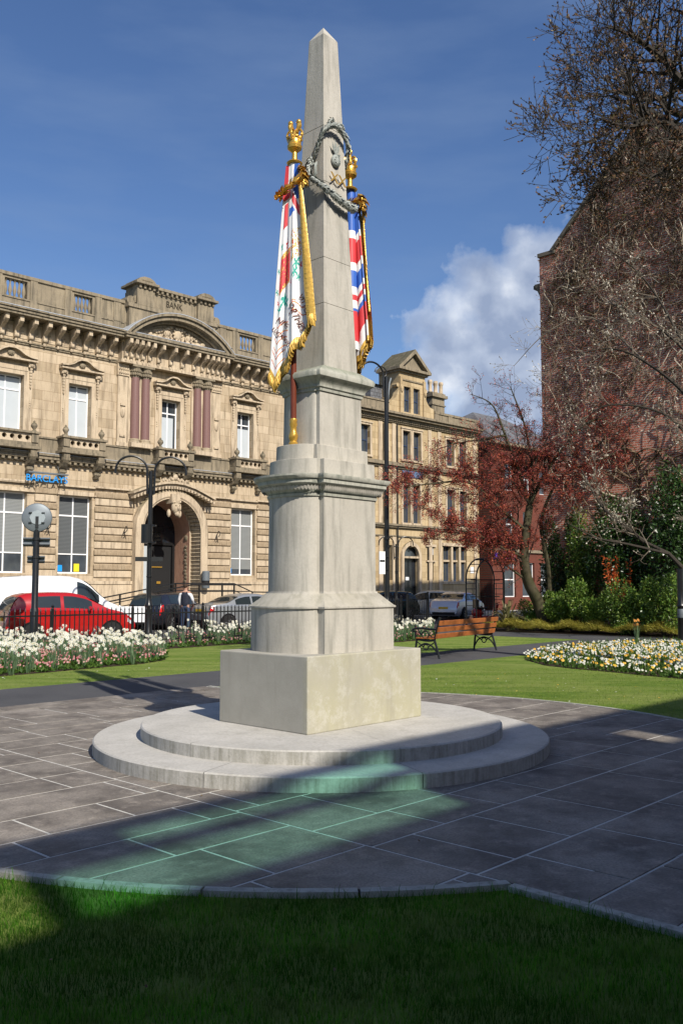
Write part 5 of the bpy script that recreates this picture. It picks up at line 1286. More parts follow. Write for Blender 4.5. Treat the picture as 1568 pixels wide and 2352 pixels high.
# evergreen climbers against the wall foot, and the shrub border
q = IC + IW*1.5; bush('evergreen_shrub', 'dark evergreen climber at left foot of the brick gable behind plum trunk', (7.6+.9, 34.1, 3.6), (1.1,.9), 9000, .13, m_lv_dark, 1, 12)
bush('evergreen_shrub', 'tall dark evergreen bush against the middle of the brick gable', (10.0, 32.3, 4.0), (1.3,.9), 11000, .13, m_lv_dark, 2, 14)
bush('evergreen_shrub', 'tall glossy evergreen bush at right end of the brick gable', (11.9, 30.7, 4.7), (1.5,1.0), 14000, .14, m_lv_dark, 3, 16)
bush('evergreen_shrub', 'rounded green bush with lit top between plum tree and tall bushes', (8.95, 33.1, 3.6), (.75,.7), 4500, .11, m_lv_mid, 12, 9)
for k, (x, y, D, h, r, lab) in enumerate(((1290,1430,32.6,1.3,.9,'leafy bright green shrub next to the plum tree trunk'), (1372,1430,31.4,1.5,1.0,'leafy bright green shrub left of the red leaved sprigs'), (1452,1430,30.2,1.42,.95,'leafy bright green shrub behind the orange daffodils'), (1535,1430,29.2,1.55,1.0,'leafy bright green shrub beside the black bin at right edge'))):
    q = at(x, y, D); bush('border_shrub', lab, (q.x, q.y, h), (r, r*.8), 6500, .10, m_lv_mid, 20+k, 10)
q = at(1176, 1430, 33.6); bush('border_shrub', 'low dark green shrub between the spiky plant and plum trunk', (q.x+.45, q.y, 1.0), (.7,.5), 3000, .09, m_lv_mid, 40, 8)
rng = random.Random(9)
q = at(1165, 1436, 33.2); sp = T('spiky_plant', 'spiky strap leaved cordyline plant behind right end of bench', 'plant', (q.x, q.y, 0)); s = MB()
for k in range(90):
    a = rng.uniform(0, 6.283); e = rng.uniform(.25, 1.3); L = rng.uniform(.7, 1.5); o_ = Vector((math.cos(a), math.sin(a), 0)); p0 = Vector((0,0,.1+rng.random()*.35)); p1 = p0 + o_*L*.5*math.cos(e)+Vector((0,0,L*.55*math.sin(e))); p2 = p0 + o_*L*math.cos(e)+Vector((0,0,L*(.85*math.sin(e)-.25)))
    x = Vector((-o_.y,o_.x,0))*.03; s.add([p0-x,p0+x,p1+x,p1-x,p2], [(0,1,2,3),(3,2,4)])
s.build('leaves', foliage('strap_leaves', [(.17,.15,.06),(.10,.11,.04),(.26,.22,.11),(.07,.08,.03)], .5, .2), sp); s = MB(); s.tube([(0,0,-.05),(.02,0,.5)], [.09,.06], 8); s.build('stem', m_barkg, sp)
sp = T('red_leaved_sprig', 'upright shrub sprig with bright orange red young leaves', 'shrub', (*at(1418,1400,30.6).xy, 0)); s = MB(); l_ = MB()
for k in range(7):
    b_ = Vector((rng.gauss(0,.25), rng.gauss(0,.15), 0)); tp = b_ + Vector((rng.gauss(0,.2), rng.gauss(0,.1), rng.uniform(1.7,2.7))); s.tube([b_, b_.lerp(tp,.5)+Vector((.05,0,0)), tp], [.015,.012,.006], 4)
    for j in range(60): p = b_.lerp(tp, rng.uniform(.6,1)); e = Vector((rng.gauss(0,1),rng.gauss(0,1),rng.gauss(.4,1))).normalized(); l_.leaf(p+e*.04, e, Vector((rng.gauss(0,1),rng.gauss(0,1),rng.gauss(0,1))), .10, .045)
s.build('stems', m_stem, sp); l_.build('leaves', foliage('young_red_leaves', [(.55,.08,.02),(.65,.16,.04),(.40,.05,.02)], .4, .4), sp)
# soil of the border and golden ground cover along its edge
sheet('border_soil', [bedA - bd*2.6, bedB + bd*3, bedB + bd*3 - armn*4.6, bedA - bd*2.6 - armn*4.6], -.10, .0, m_soil)
s = MB(); rng = random.Random(13)
for k in range(22000):
    f = rng.uniform(-.9, 8.2); w_ = rng.uniform(0, 1.0); p = bedA + bd*f - armn*w_*1.15 + armn*.05; hh = .42*math.sqrt(max(0, 1-((w_-.4)/.62)**2))*(.75+.35*math.sin(f*4.1)*math.sin(f*1.7+w_*3))
    p = Vector((p.x, p.y, hh*rng.uniform(.5, 1))); e = (armn*rng.uniform(.2,1) + bd*rng.gauss(0,.8) + Vector((0,0,rng.uniform(.1,.9)))).normalized(); s.leaf(p, e, Vector((rng.gauss(0,.4), rng.gauss(0,.4), 1)), rng.uniform(.1,.22), .016)
tag(s.build('ground_cover', m_lv_gold), 'golden green tufted ground cover edging the path under the shrubs', 'ground cover', kind='stuff')

# ------------------------------------------------------------------ flowers
m_dleaf = foliage('daffodil_leaves', [(.08,.16,.08), (.12,.21,.10), (.16,.24,.12), (.09,.15,.08)], .5, .3)
m_petal = foliage('white_petals', [(.80,.80,.70), (.86,.86,.80), (.74,.74,.60)], .5, .35)
m_cup = foliage('pale_yellow_cups', [(.80,.72,.35), (.75,.62,.22)], .5, .3)
m_cupo = foliage('orange_petals', [(.78,.35,.08), (.80,.45,.12), (.75,.25,.06)], .5, .3)
def flower(mb, p, face, r, mp, mc):
    f = face.normalized(); x = f.cross(Vector((0,0,1))); x = x.normalized() if x.length > .1 else Vector((1,0,0)); y = x.cross(f)
    for k in range(6):
        a = k*math.pi/3; d = x*math.cos(a)+y*math.sin(a); mb.leaf(p + d*r*.12, (d + f*.1).normalized(), f, r, r*.75, mp)
    mb.lathe_at = None
    c = [p + f*r*.12 + (x*math.cos(a)+y*math.sin(a))*r*.20 for a in [k*math.pi/3 for k in range(6)]]; e = [q + f*r*.3 + (q-p-f*r*.12)*.5 for q in c]
    mb.add(c+e, [(k,(k+1)%6,6+(k+1)%6,6+k) for k in range(6)], mc)
def daff_mesh(seed, mp=1, mc=2, nfl=(3,6), h=.42):
    rng = random.Random(seed); s = MB()
    for k in range(rng.randint(11, 17)):
        a = rng.uniform(0, 6.283); o_ = Vector((math.cos(a), math.sin(a), 0)); p0 = o_*rng.uniform(0,.07); L = h*rng.uniform(.65,1.05); l = rng.uniform(.03,.16); x = Vector((-o_.y,o_.x,0))*.008
        p1 = p0 + o_*l*.3 + Vector((0,0,L*.6)); p2 = p0 + o_*l + Vector((0,0,L)); s.add([p0-x,p0+x,p1+x,p1-x,p2], [(0,1,2,3),(3,2,4)])
    for k in range(rng.randint(*nfl)):
        a = rng.uniform(0, 6.283); o_ = Vector((math.cos(a), math.sin(a), 0)); p0 = o_*.03; tp = o_*rng.uniform(.03,.15) + Vector((0,0,h*rng.uniform(.9,1.2)))
        s.tube([p0, p0.lerp(tp,.6), tp], .004, 3, 0, False); fc = Vector((.5126+rng.gauss(0,.5), -.8586+rng.gauss(0,.5), rng.uniform(-.05,.45)))
        for j in range(rng.choice((1,1,2,3))): flower(s, tp + Vector((rng.gauss(0,.03) if j else 0, rng.gauss(0,.03) if j else 0, rng.gauss(0,.025) if j else 0)) + fc*.02, fc + Vector((rng.gauss(0,.3),0,0)), rng.uniform(.030,.040), mp, mc)
    return s
daffs = [daff_mesh(200+k).build('daffodil_clump', [m_dleaf, m_petal, m_cup]) for k in range(6)]
bed1 = [gnd(-60,1556), gnd(0,1551), gnd(120,1541), gnd(230,1531), gnd(330,1522), gnd(378,1514), gnd(385,1500), gnd(350,1488), gnd(200,1478), gnd(0,1478), gnd(-80,1480)]
bed2 = [gnd(375,1489), gnd(470,1483), gnd(590,1475), gnd(700,1468), gnd(905,1474), gnd(985,1468), gnd(1005,1458), gnd(990,1446), gnd(905,1440), gnd(700,1446), gnd(560,1452), gnd(400,1462)]
def inside(p, poly):
    c = False; j = len(poly)-1
    for i in range(len(poly)):
        if (poly[i].y > p.y) != (poly[j].y > p.y) and p.x < (poly[j].x-poly[i].x)*(p.y-poly[i].y)/(poly[j].y-poly[i].y)+poly[i].x: c = not c
        j = i
    return c
def ccw(poly):
    a = sum(poly[i].x*poly[(i+1) % len(poly)].y - poly[(i+1) % len(poly)].x*poly[i].y for i in range(len(poly))); return poly if a > 0 else poly[::-1]
for bd_ in (bed1, bed2): sheet('flower_bed', ccw(bd_), -.10, -.015, m_soil)
rng = random.Random(3)
def scatter(poly, n, dmin):
    out = []; x0, x1 = min(p.x for p in poly), max(p.x for p in poly); y0, y1 = min(p.y for p in poly), max(p.y for p in poly); k = 0
    while len(out) < n and k < n*60:
        k += 1; p = Vector((rng.uniform(x0,x1), rng.uniform(y0,y1), 0))
        if inside(p, poly) and abs(p.x) < .42*p.y and all((p-q).length > dmin for q in out): out.append(p)
    return out
first = {}
def place_daffs(pts, label, group):
    for p in pts:
        k = rng.randrange(6); src = daffs[k]
        if k not in first: o = src; first[k] = 1
        else: o = src.copy(); COL.objects.link(o)
        o.location = (p.x, p.y, -.015); o.rotation_euler = (0, 0, rng.uniform(-.5, .5)); sc_ = rng.uniform(.78, 1.08); o.scale = (sc_, sc_, sc_)
        tag(o, label, 'flower', group)
place_daffs(scatter(bed1, 165, .15), 'clump of white daffodils in the large left flower bed', 'daffodils in the left bed')
b2 = scatter(bed2, 135, .15)
place_daffs([p for p in b2 if p.x < 0], 'clump of white daffodils in the narrow bed along the railings', 'daffodils along the railings')
place_daffs([p for p in b2 if p.x >= 0], 'clump of white daffodils between the obelisk and the bench', 'daffodils behind the bench')
m_daisy = foliage('pink_bedding_flowers', [(.50,.12,.15), (.60,.25,.26), (.66,.40,.36), (.42,.07,.10), (.70,.52,.46), (.45,.16,.09)], .6, .3)
m_bedl = foliage('bedding_leaves', [(.04,.10,.015), (.07,.14,.02), (.10,.17,.03)], .5, .3)
s = MB()
for poly, n in ((bed1, 2600), (bed2, 1700)):
    x0, x1 = min(p.x for p in poly), max(p.x for p in poly); y0, y1 = min(p.y for p in poly), max(p.y for p in poly); k = 0
    while k < n:
        p = Vector((rng.uniform(x0,x1), rng.uniform(y0,y1), -.01))
        if not inside(p, poly): continue
        k += 1
        for j in range(7):
            e = Vector((rng.gauss(0,1), rng.gauss(0,1), rng.uniform(.2,1.2))).normalized(); s.leaf(p, e, Vector((rng.gauss(0,.5), rng.gauss(0,.5), 1)), rng.uniform(.06,.13), .04)
        if True:
            for j in range(2 if rng.random() < .24 else 0):
                q = p + Vector((rng.gauss(0,.05), rng.gauss(0,.05), rng.uniform(.08,.16))); s.tube([p, q], .003, 3, 0, False)
                c = [q + Vector((.021*math.cos(a), .021*math.sin(a)*.7, .008+.018*math.sin(a))) for a in [i*math.pi/3 for i in range(6)]]; s.add(c + [q+Vector((0,-.01,.02))], [(i,(i+1)%6,6) for i in range(6)], 1)
tag(s.build('bedding_flowers', [m_bedl, m_daisy]), 'low pink and red bedding daisies under the white daffodils', 'flowers', kind='stuff')
# oval bed of white, yellow and orange flowers on the right lawn
bed3 = [gnd(*q) for q in ((1203,1512),(1235,1497),(1300,1488),(1400,1480),(1520,1477),(1640,1476),(1800,1482),(1850,1510),(1800,1560),(1700,1566),(1568,1557),(1480,1549),(1400,1541),(1320,1534),(1250,1526))]
sheet('flower_bed', ccw(bed3), -.10, -.016, m_soil)
m_yel = foliage('yellow_flowers', [(.80,.55,.05), (.82,.42,.05), (.80,.65,.12)], .5, .3)
s = MB(); k = 0; x0, x1 = min(p.x for p in bed3), max(p.x for p in bed3); y0, y1 = min(p.y for p in bed3), max(p.y for p in bed3)
while k < 3000:
    p = Vector((rng.uniform(x0,x1), rng.uniform(y0,y1), -.02))
    if not inside(p, bed3) or p.x > .45*p.y: continue
    k += 1; up = rng.uniform(.06, .13)
    for j in range(5): e = Vector((rng.gauss(0,.8), rng.gauss(0,.8), rng.uniform(.3,1.4))).normalized(); s.leaf(p, e, Vector((rng.gauss(0,.6), rng.gauss(0,.6), 1)), rng.uniform(.05,.12), .03)
    if rng.random() < .22:
        for j in range(5): e = Vector((rng.gauss(0,.2), rng.gauss(0,.2), 1)).normalized(); s.leaf(p+Vector((rng.gauss(0,.02),rng.gauss(0,.02),0)), e, Vector((rng.gauss(0,1),rng.gauss(0,1),0)), rng.uniform(.16,.26), .02)
    r_ = rng.random()
    if r_ < .62:
        mi = 1 if rng.random() < .76 else 2
        for j in range(rng.choice((1,2,2)) if mi == 1 else 1):
            q = p + Vector((rng.gauss(0,.04), rng.gauss(0,.04), up+rng.uniform(.0,.05))); rr = rng.uniform(.018,.028) if mi == 1 else rng.uniform(.024,.04)
            c = [q + Vector((rr*math.cos(a), rr*math.sin(a)*.8, rr*.7*math.sin(a))) for a in [i*math.pi/3 for i in range(6)]]; s.add(c + [q+Vector((0,-.008,.014))], [(i,(i+1)%6,6) for i in range(6)], mi)
tag(s.build('pansies', [m_bedl, m_petal, m_yel]), 'mixed white and yellow pansies filling the oval lawn bed', 'flowers', kind='stuff')
od = daff_mesh(333, 1, 1, (5,6), .5).build('orange_daffodil_clump', [m_dleaf, m_cupo, m_cup]); q = gnd(1462,1474); od.location = (q.x, q.y, 0); od.scale = (1.05,1.05,1.05)
tag(od, 'single clump of orange daffodils at the edge of the shrub border', 'flower')
# fallen petals on the lawn
rng = random.Random(55); s = MB()
for k in range(128):
    p = gnd(rng.uniform(980, 1560), rng.uniform(1520, 1620), -.012) if k < 75 else gnd(rng.uniform(-20, 500), rng.uniform(1535, 1580), -.012) if k < 105 else gnd(rng.uniform(0, 1560), rng.uniform(1640, 2300), .004)
    if k >= 105 and (p-MC).length < 2.4: continue
    if k < 105 and in_paved(p): continue
    a = rng.uniform(0, 6.283); r_ = rng.uniform(.012, .024)*(1 if k < 105 else .5); s.add([p+Vector((r_*math.cos(a+q)*(1 if q % 3 else .6), r_*math.sin(a+q), rng.uniform(.0,.012))) for q in (0,1.57,3.14,4.71)], [(0,1,2,3)], rng.choice((0,0,1,2)) if k < 105 else 2)
tag(s.build('fallen_petals', [m_petal, m_yel, m_bud]), 'scattered fallen petals, daisies and leaf litter on lawn and paving', 'litter', kind='stuff')

# ------------------------------------------------------------------ bench
bl_, br_ = gnd(1007,1512), gnd(1141,1492); bx = (br_-bl_).normalized(); bL = (br_-bl_).length
bench = T('park_bench', 'park bench with orange brown slats and black cast iron ends', 'bench', ((bl_+br_)/2).to_tuple()[:2] + (-.022,), math.atan2(bx.y, bx.x))
m_slatw = M('varnished_bench_wood', (.42,.135,.035), .45, 0, .3, 4, .15, 30)
for sx in (-1, 1):
    s = MB(); x = sx*(bL/2-.04)
    def tb(pts, r, n=6): s.tube(smooth_path([(x, a, c) for a, c in pts], n), r, 8)
    tb([(0,0),(.05,.2),(.12,.42)], .026); tb([(.12,.42),(.06,.65),(-.03,.93)], .026); tb([(.62,0),(.60,.2),(.57,.43)], .026); tb([(.57,.43),(.60,.55),(.60,.62)], .022)
    tb([(.05,.66),(.25,.66),(.45,.68),(.62,.665),(.68,.63),(.66,.60),(.63,.615)], .024); tb([(.10,.42),(.3,.40),(.58,.43)], .026); tb([(.03,.09),(.16,.26),(.34,.33),(.5,.26),(.61,.09)], .02)
    s.tube([(x, .35+.085*math.cos(a), .53+.085*math.sin(a)) for a in [2*math.pi*k/20 for k in range(21)]], .016, 6); s.tube([(x, .34+.06*math.cos(a), .25+.06*math.sin(a)) for a in [2*math.pi*k/16 for k in range(17)]], .014, 6)
    tb([(.13,.43),(.2,.5),(.265,.53)], .014); tb([(.435,.53),(.5,.58),(.55,.66)], .014); tb([(.13,.36),(.22,.30),(.28,.25)], .014); tb([(.55,.36),(.46,.30),(.40,.25)], .014)
    s.build('cast_iron_end', m_iron, bench, smooth=True)
for k in range(3):
    s = MB(); f = .505+.148*k; y = .12-.15*(f-.42)/.51 - .035; s.bar((-bL/2, y, f), (bL/2, y, f), .11, .03, up=(0,1,.25)); s.build('back_slat', m_slatw, bench, bevel=.006)
for k in range(5):
    s = MB(); y = .16+.095*k; s.bar((-bL/2, y, .455), (bL/2, y, .455), .075, .03); s.build('seat_slat', m_slatw, bench, bevel=.006)

# ------------------------------------------------------------------ railings along the pavement
F0 = Vector((-3.0, 27.6, 0)); FD = Vector((math.sin(R(45.4)), math.cos(R(45.4)), 0)); frot = math.atan2(FD.y, FD.x)
def railing(name, label, s0, s1, h, step=.135, group='railings between the park and the street', zb=0.0):
    o = F0 + FD*s0; t = T(name, label, 'fence', (o.x, o.y, zb), frot, group); L = s1-s0; b = MB()
    b.box(0, L, -.02, .02, h-.16, h-.12); b.box(0, L, -.02, .02, .10, .14)
    n = int(L/step)
    for k in range(1, n):
        x = L*k/n; b.box(x-.011, x+.011, -.011, .011, .02, h-.03); b.lathe([(.011,h-.05),(.024,h-.03),(.020,h-.01),(.006,h+.05),(0,h+.06)], (x,0,0), 5)
    b.build('bars', m_black, t); m = max(1, round(L/2.2))
    for k in range(m+1):
        p = MB(); x = L*k/m; p.box(x-.03, x+.03, -.03, .03, -.03, h+.02); p.lathe([(.032,h+.02),(.04,h+.04),(.022,h+.06),(.045,h+.10),(.0,h+.15)], (x,0,0), 8); p.build('post', m_black, t)
railing('railing', 'long black spiked railing behind the white daffodils on the left', -8.6, 3.2, 1.0)
railing('railing', 'short black railing between the obelisk and parked cars on right', 3.9, 7.25, 1.15)
railing('railing', 'black railing just left of the arched gate behind the bench', 7.6, 8.75, 1.28, .11)
# arched gateway of iron hoops
gp = at(1115, 1400, 36.5); ga = T('iron_arch_gate', 'black iron arch gateway between the railing and plum tree', 'gate', (gp.x, gp.y, 0), frot); s = MB()
hw = .95
for y in (-.25, .25):
    s.tube([(-hw,y,0),(-hw,y,1.9)] + [(-hw*math.cos(math.pi*k/16), y, 1.9+.85*math.sin(math.pi*k/16)) for k in range(1,16)] + [(hw,y,1.9),(hw,y,0)], .03, 8)
for k in range(9): a = math.pi*k/8; s.tube([(-hw*math.cos(a), -.25, 1.9+.85*math.sin(a)), (-hw*math.cos(a), .25, 1.9+.85*math.sin(a))], .02, 6)
s.tube([(-hw,0,1.88),(hw,0,1.88)], .025, 6); s.build('arch', m_black, ga, smooth=True)
s = MB()
for k in range(8): s.tube([(-hw,-.25,.2+.22*k),(-hw,.25,.2+.22*k)], .014, 5); s.tube([(hw,-.25,.2+.22*k),(hw,.25,.2+.22*k)], .014, 5)
for k in range(9): s.tube([(-hw+.1+.2*k, 0, .1), (-hw+.1+.2*k, 0, 1.75)], .012, 5)
s.tube([(-hw,0,.12),(hw,0,.12)], .02, 6); s.tube([(-hw,0,1.2),(hw,0,1.2)], .02, 6); s.build('gate_bars', m_black, ga)
# ------------------------------------------------------------------ lamp posts and signs
def lamp_post(name, label, loc, h, rot, arms=2, r=.075, sc_=1.0):
    t = T(name, label, 'lamp post', loc, rot); s = MB()
    s.lathe([(r*2.0,-.05),(r*2.0,.15),(r*1.6,.22),(r*1.6,.95),(r*1.8,1.0),(r*1.2,1.08),(r*1.05,1.3),(r*.95,h*.55),(r*.9,h)], n=14); 
    for z in (h*.36, h*.62, h*.64): s.lathe([(r*1.0,z-.03),(r*1.25,z-.02),(r*1.25,z+.02),(r*1.0,z+.03)], n=14)
    s.build('post', m_black, t, smooth=True)
    for sx in ((-1,1) if arms == 2 else (-1,)):
        a = MB(); R_ = .5*sc_
        a.tube(smooth_path([(sx*.10,0,h-.75),(sx*.12,0,h-.2)] + [(sx*(.12+R_-R_*math.cos(math.pi*k/8)), 0, h+.0+R_*.95*math.sin(math.pi*k/8)) for k in range(9)] + [(sx*(.12+2*R_), 0, h-.10*sc_)], 3), .036*sc_, 8)
        a.tube([(0,0,h-.12),(sx*.14,0,h-.12)], .03, 6); a.tube([(0,0,h-.65),(sx*.12,0,h-.65)], .03, 6)
        if arms == 1: a.tube(smooth_path([(sx*(.2+.3*math.cos(q)*(1-.1*q)), 0, h+.12+.28*math.sin(q)*(1-.1*q)) for q in [.3*k for k in range(16)]], 2), .02, 6)
        ao = a.build('arm', m_black, t, smooth=True)
        l = MB(); x = sx*(.12+2*R_)
        if arms == 1: l.lathe([(.05,0),(.10,-.06),(.30,-.22),(.33,-.26),(.28,-.30),(.20,-.30),(0,-.38)], (x, 0, h-.08), 16); l.build('lamp_head', m_black, ao, smooth=True)
    return t
q = at(340, 1463, 28.9)
lp = lamp_post('lamp_post', 'black double armed lamp post between the red car and dark car', (q.x, q.y, 0), 5.35, math.atan2(DU.y, DU.x)-.55, 2, .075)
s = MB(); s.tube([(-.10,-.16,3.0),(-.10,-.16,3.6)], .18, 16); s.lathe([(.09,2.99),(.2,3.0),(.2,3.05),(.09,3.06)], n=14); s.lathe([(.09,3.54),(.2,3.55),(.2,3.6),(.09,3.61)], n=14); s.build('equipment_box', m_black, lp, smooth=True)
s = MB(); s.box(-.45, .42, -.05, .02, 2.42, 2.56); s.build('bracket_sign', m_iron, lp)
q = at(889, 1415, 32.0)
lp = lamp_post('lamp_post', 'tall black single lamp post right of the obelisk', (q.x, q.y, 0), 9.2, math.pi-2.6, 1, .085, 1.0)
s = MB(); s.tube([(.1,.06,8.3),(.13,.06,8.6),(.18,.06,9.0),(.24,.05,9.2)], .035, 8); s.build('conduit', m_plate, lp, smooth=True)
s = MB(); s.box(-.42, -.17, -.14, -.12, 2.05, 2.85); so = s.build('parking_notice', m_wplate, lp); s = MB(); s.box(-.2, 0, -.13, -.08, 2.2, 2.24); s.box(-.2, 0, -.13, -.08, 2.65, 2.69); s.box(-.40,-.19,-.146,-.141,2.48,2.55); s.build('notice_bracket', m_iron, so)
q = at(910, 1400, 43.0); lamp_post('lamp_post', 'small far black double armed lamp post by the arched office door', (q.x, q.y, 0), 3.65, math.atan2(DU.y, DU.x)-.5, 2, .05, .75)
q = at(77, 1475, 23.6); sg = T('round_sign_post', 'black post with the grey back of a round sign and two plates', 'sign', (q.x, q.y, 0), R(14))
s = MB(); s.lathe([(.105,-.05),(.105,1.0),(.085,1.05),(.08,3.15)], n=14); s.build('post', m_black, sg, smooth=True)
s = MB(); s.lathe([(0,.06),(.33,.05),(.37,.03),(.385,-.02),(.37,-.05),(.30,-.08),(0,-.09)], (0,.0,3.42), 32, axis='y'); dsc = s.build('round_sign', m_plate, sg, smooth=True)
s = MB(); s.lathe([(.0,-.10),(.2,-.10),(.2,-.085),(0,-.085)], (.02,0,3.42), 8, axis='y'); s.build('back_plate', M('pale_grey_plate', (.38,.43,.45), .4, .3), dsc)
s = MB()
for a in (-.16,.16):
    for c in (-.13,.13): s.box(a-.04, a+.04, -.12, -.10, 3.40+c, 3.43+c)
s.box(-.03, .05, -.11, -.05, 3.15, 3.45); s.build('clip', m_iron, dsc)
for z, w, h in ((2.78,.34,.24),(2.32,.22,.2)):
    s = MB(); s.box(-w, w, .06, .075, z-h/2, z+h/2); po = s.build('plate', m_plate, sg); s = MB(); s.box(-w, w, -.02, .06, z+h/2-.06, z+h/2-.03); s.box(-w, w, -.02, .06, z-h/2+.03, z-h/2+.06); s.lathe([(.09,z+h/2-.08),(.1,z+h/2-.07),(.1,z+h/2-.02),(.09,z+h/2-.01)], n=14); s.build('rail', m_iron, po)
q = gnd(1566, 1482); s = MB(); s.lathe([(.10,-.03),(.10,1.05),(.12,1.08),(.09,1.14),(.085,1.5),(.085,2.1)], n=12); s.lathe([(.101,.75),(.104,.76),(.104,.98),(.101,.99)], n=12, mi=1)
tag(s.build('marker_post', [m_black, m_plate], loc=q, smooth=True), 'black round post with pale band at right edge of the shrub border', 'post')
# belisha beacon seen through the arch
q = at(1157, 1400, 47); s = MB(); s.tube([(0,0,-.1),(0,0,3.0)], .05, 8); s.blob((0,0,3.2), .2, 1, 14); tag(s.build('beacon', [m_black, m_ytext], loc=(q.x,q.y,0), smooth=True), 'crossing beacon with yellow globe seen through the arch gateway', 'beacon')

# ------------------------------------------------------------------ vehicles
def lerp_tab(tab, x):
    for (a, b), (c, d) in zip(tab, tab[1:]):
        if x <= c: return b + (d-b)*(x-a)/(c-a) if c > a else d
    return tab[-1][1]
def smooth_tab(tab, x, w=.018): return (lerp_tab(tab, x-w) + 2*lerp_tab(tab, x) + lerp_tab(tab, x+w))/4
def car(name, label, loc, rot, L, Wd, top, belt, paint, side, screens, wheels, wr=.31, cat='car', tail=None, plate=None, zb=.2, tumble=.2, group=None):
    t = T(name, label, cat, loc, rot, group)
    def S(x, k):
        x = min(1, max(0, x)); zt = smooth_tab(top, x); bl = min(smooth_tab(belt, x), zt-.015)
        e = 2*x-1; w = Wd/2*(1-.10*abs(e)**7-.035*e*e); cab = max(0, min(1, (zt-bl)/.45)); rw = w*(.955-tumble*cab)
        b0 = zb + (.10 if x < .03 or x > .97 else 0)
        P = [(0,b0),(w*.88,b0),(w*.975,b0+.09),(w,b0+(bl-b0)*.55),(w*.985,bl-.02),(w*.955,bl),(rw,zt-.07*cab),(rw*.86,zt-.012*cab),(0,zt+.012*cab)]
        k = min(len(P)-1.0001, k); i = int(k); f = k-i
        return Vector(((x-.5)*L, P[i][0]+(P[i+1][0]-P[i][0])*f, P[i][1]+(P[i+1][1]-P[i][1])*f))
    ks = [0,1,2,2.5,3,3.5,4,5,5.5,6,7,7.5,8]; N = 56; b = MB()
    xs = [i/N for i in range(N+1)]; rows = []
    for x in xs: rows.append([S(x,k) for k in ks] + [S(x,k)*1 for k in reversed(ks[1:-1])])
    n = len(rows[0]); half = len(ks)
    for r in rows:
        for j in range(half, n): r[j] = Vector((r[j].x, -r[j].y, r[j].z))
    vs = [p for r in rows for p in r]; fs = [(i*n+j, (i+1)*n+j, (i+1)*n+(j+1) % n, i*n+(j+1) % n) for i in range(N) for j in range(n)]
    fs += [tuple(range(n)), tuple(N*n+j for j in reversed(range(n)))]
    b.add(vs, fs); body = b.build('body', paint, t, smooth=True)
    def patch(nm, mat, x0, x1, k0, k1, sy, off, parent=t, nx=10, nk=4):
        p = MB(); vs = []
        for i in range(nx+1):
            for j in range(nk+1):
                x, k = x0+(x1-x0)*i/nx, k0+(k1-k0)*j/nk; e = .004
                a = S(x,k); du_, dk = S(x+e,k)-S(x-e,k), S(x,min(7.99,k+.05))-S(x,k-.05); nn = du_.cross(dk)
                nn = -nn if nn.length > 0 else Vector((0,1,0)); nn.normalize()
                if nn.y < -.2 or (abs(nn.y) < .2 and nn.z < 0 and k > 4): nn = -nn
                q = a + nn*off; vs.append((q.x, q.y*sy, q.z))
        p.add(vs, [(i*(nk+1)+j, (i+1)*(nk+1)+j, (i+1)*(nk+1)+j+1, i*(nk+1)+j+1) for i in range(nx) for j in range(nk)])
        o = p.build(nm, mat, parent, smooth='all'); return o
    for sy in (-1, 1):
        for x0, x1 in side: patch('side_window', m_carglass, x0, x1, 5.12, 5.9, sy, .006)
        if tail: patch('tail_light', m_lightr, tail[0], tail[1], tail[2], tail[3], sy, .008)
        patch('headlight', m_lightw, .93, .985, 3.5, 4.6, sy, .008)
        m = MB(); mx = S(side[-1][1]-.03, 5); m.blob((mx.x, sy*(mx.y+.11), mx.z+.06), (.06,.10,.075), n=8); m.build('mirror', paint if cat == 'car' else m_black, t, smooth=True)
        ln = MB()
        for x in [side[0][0]] + [q[1] for q in side]:
            pts = [S(x,k) for k in (2.1,2.6,3,3.5,4,4.9)]; ln.tube([(p.x, sy*(p.y+.001), p.z) for p in pts], .005, 4)
        ln.build('door_gap', m_dark, t)
        hd = MB()
        for x0, x1 in side: p = S((x0+x1)/2-.03, 4); hd = MB(); hd.box(p.x-.08, p.x+.08, sy*p.y-.02, sy*p.y+.02, p.z-.10, p.z-.07); hd.build('door_handle', paint if cat == 'car' else m_black, t)
    for x0, x1, nm in screens:
        p = MB(); vs = []; nx, ny = 8, 8
        for i in range(nx+1):
            for j in range(ny+1):
                x = x0+(x1-x0)*i/nx; a = S(x, 6.05); yy = a.y*(1-2*j/ny)*.97; k = abs(1-2*j/ny)
                z = S(x, 8-1.0001*0-.0001).z*(1-k*k*.55)+a.z*k*k*.55; dz = S(x+.01,8).z-S(x-.01,8).z; sl = Vector((-dz, 0, .02*L)).normalized(); q = Vector((a.x, yy, z)) + sl*.012; vs.append(q)
        p.add(vs, [(i*(ny+1)+j, (i+1)*(ny+1)+j, (i+1)*(ny+1)+j+1, i*(ny+1)+j+1) for i in range(nx) for j in range(ny)]); p.build(nm, m_carglass, t, smooth='all')
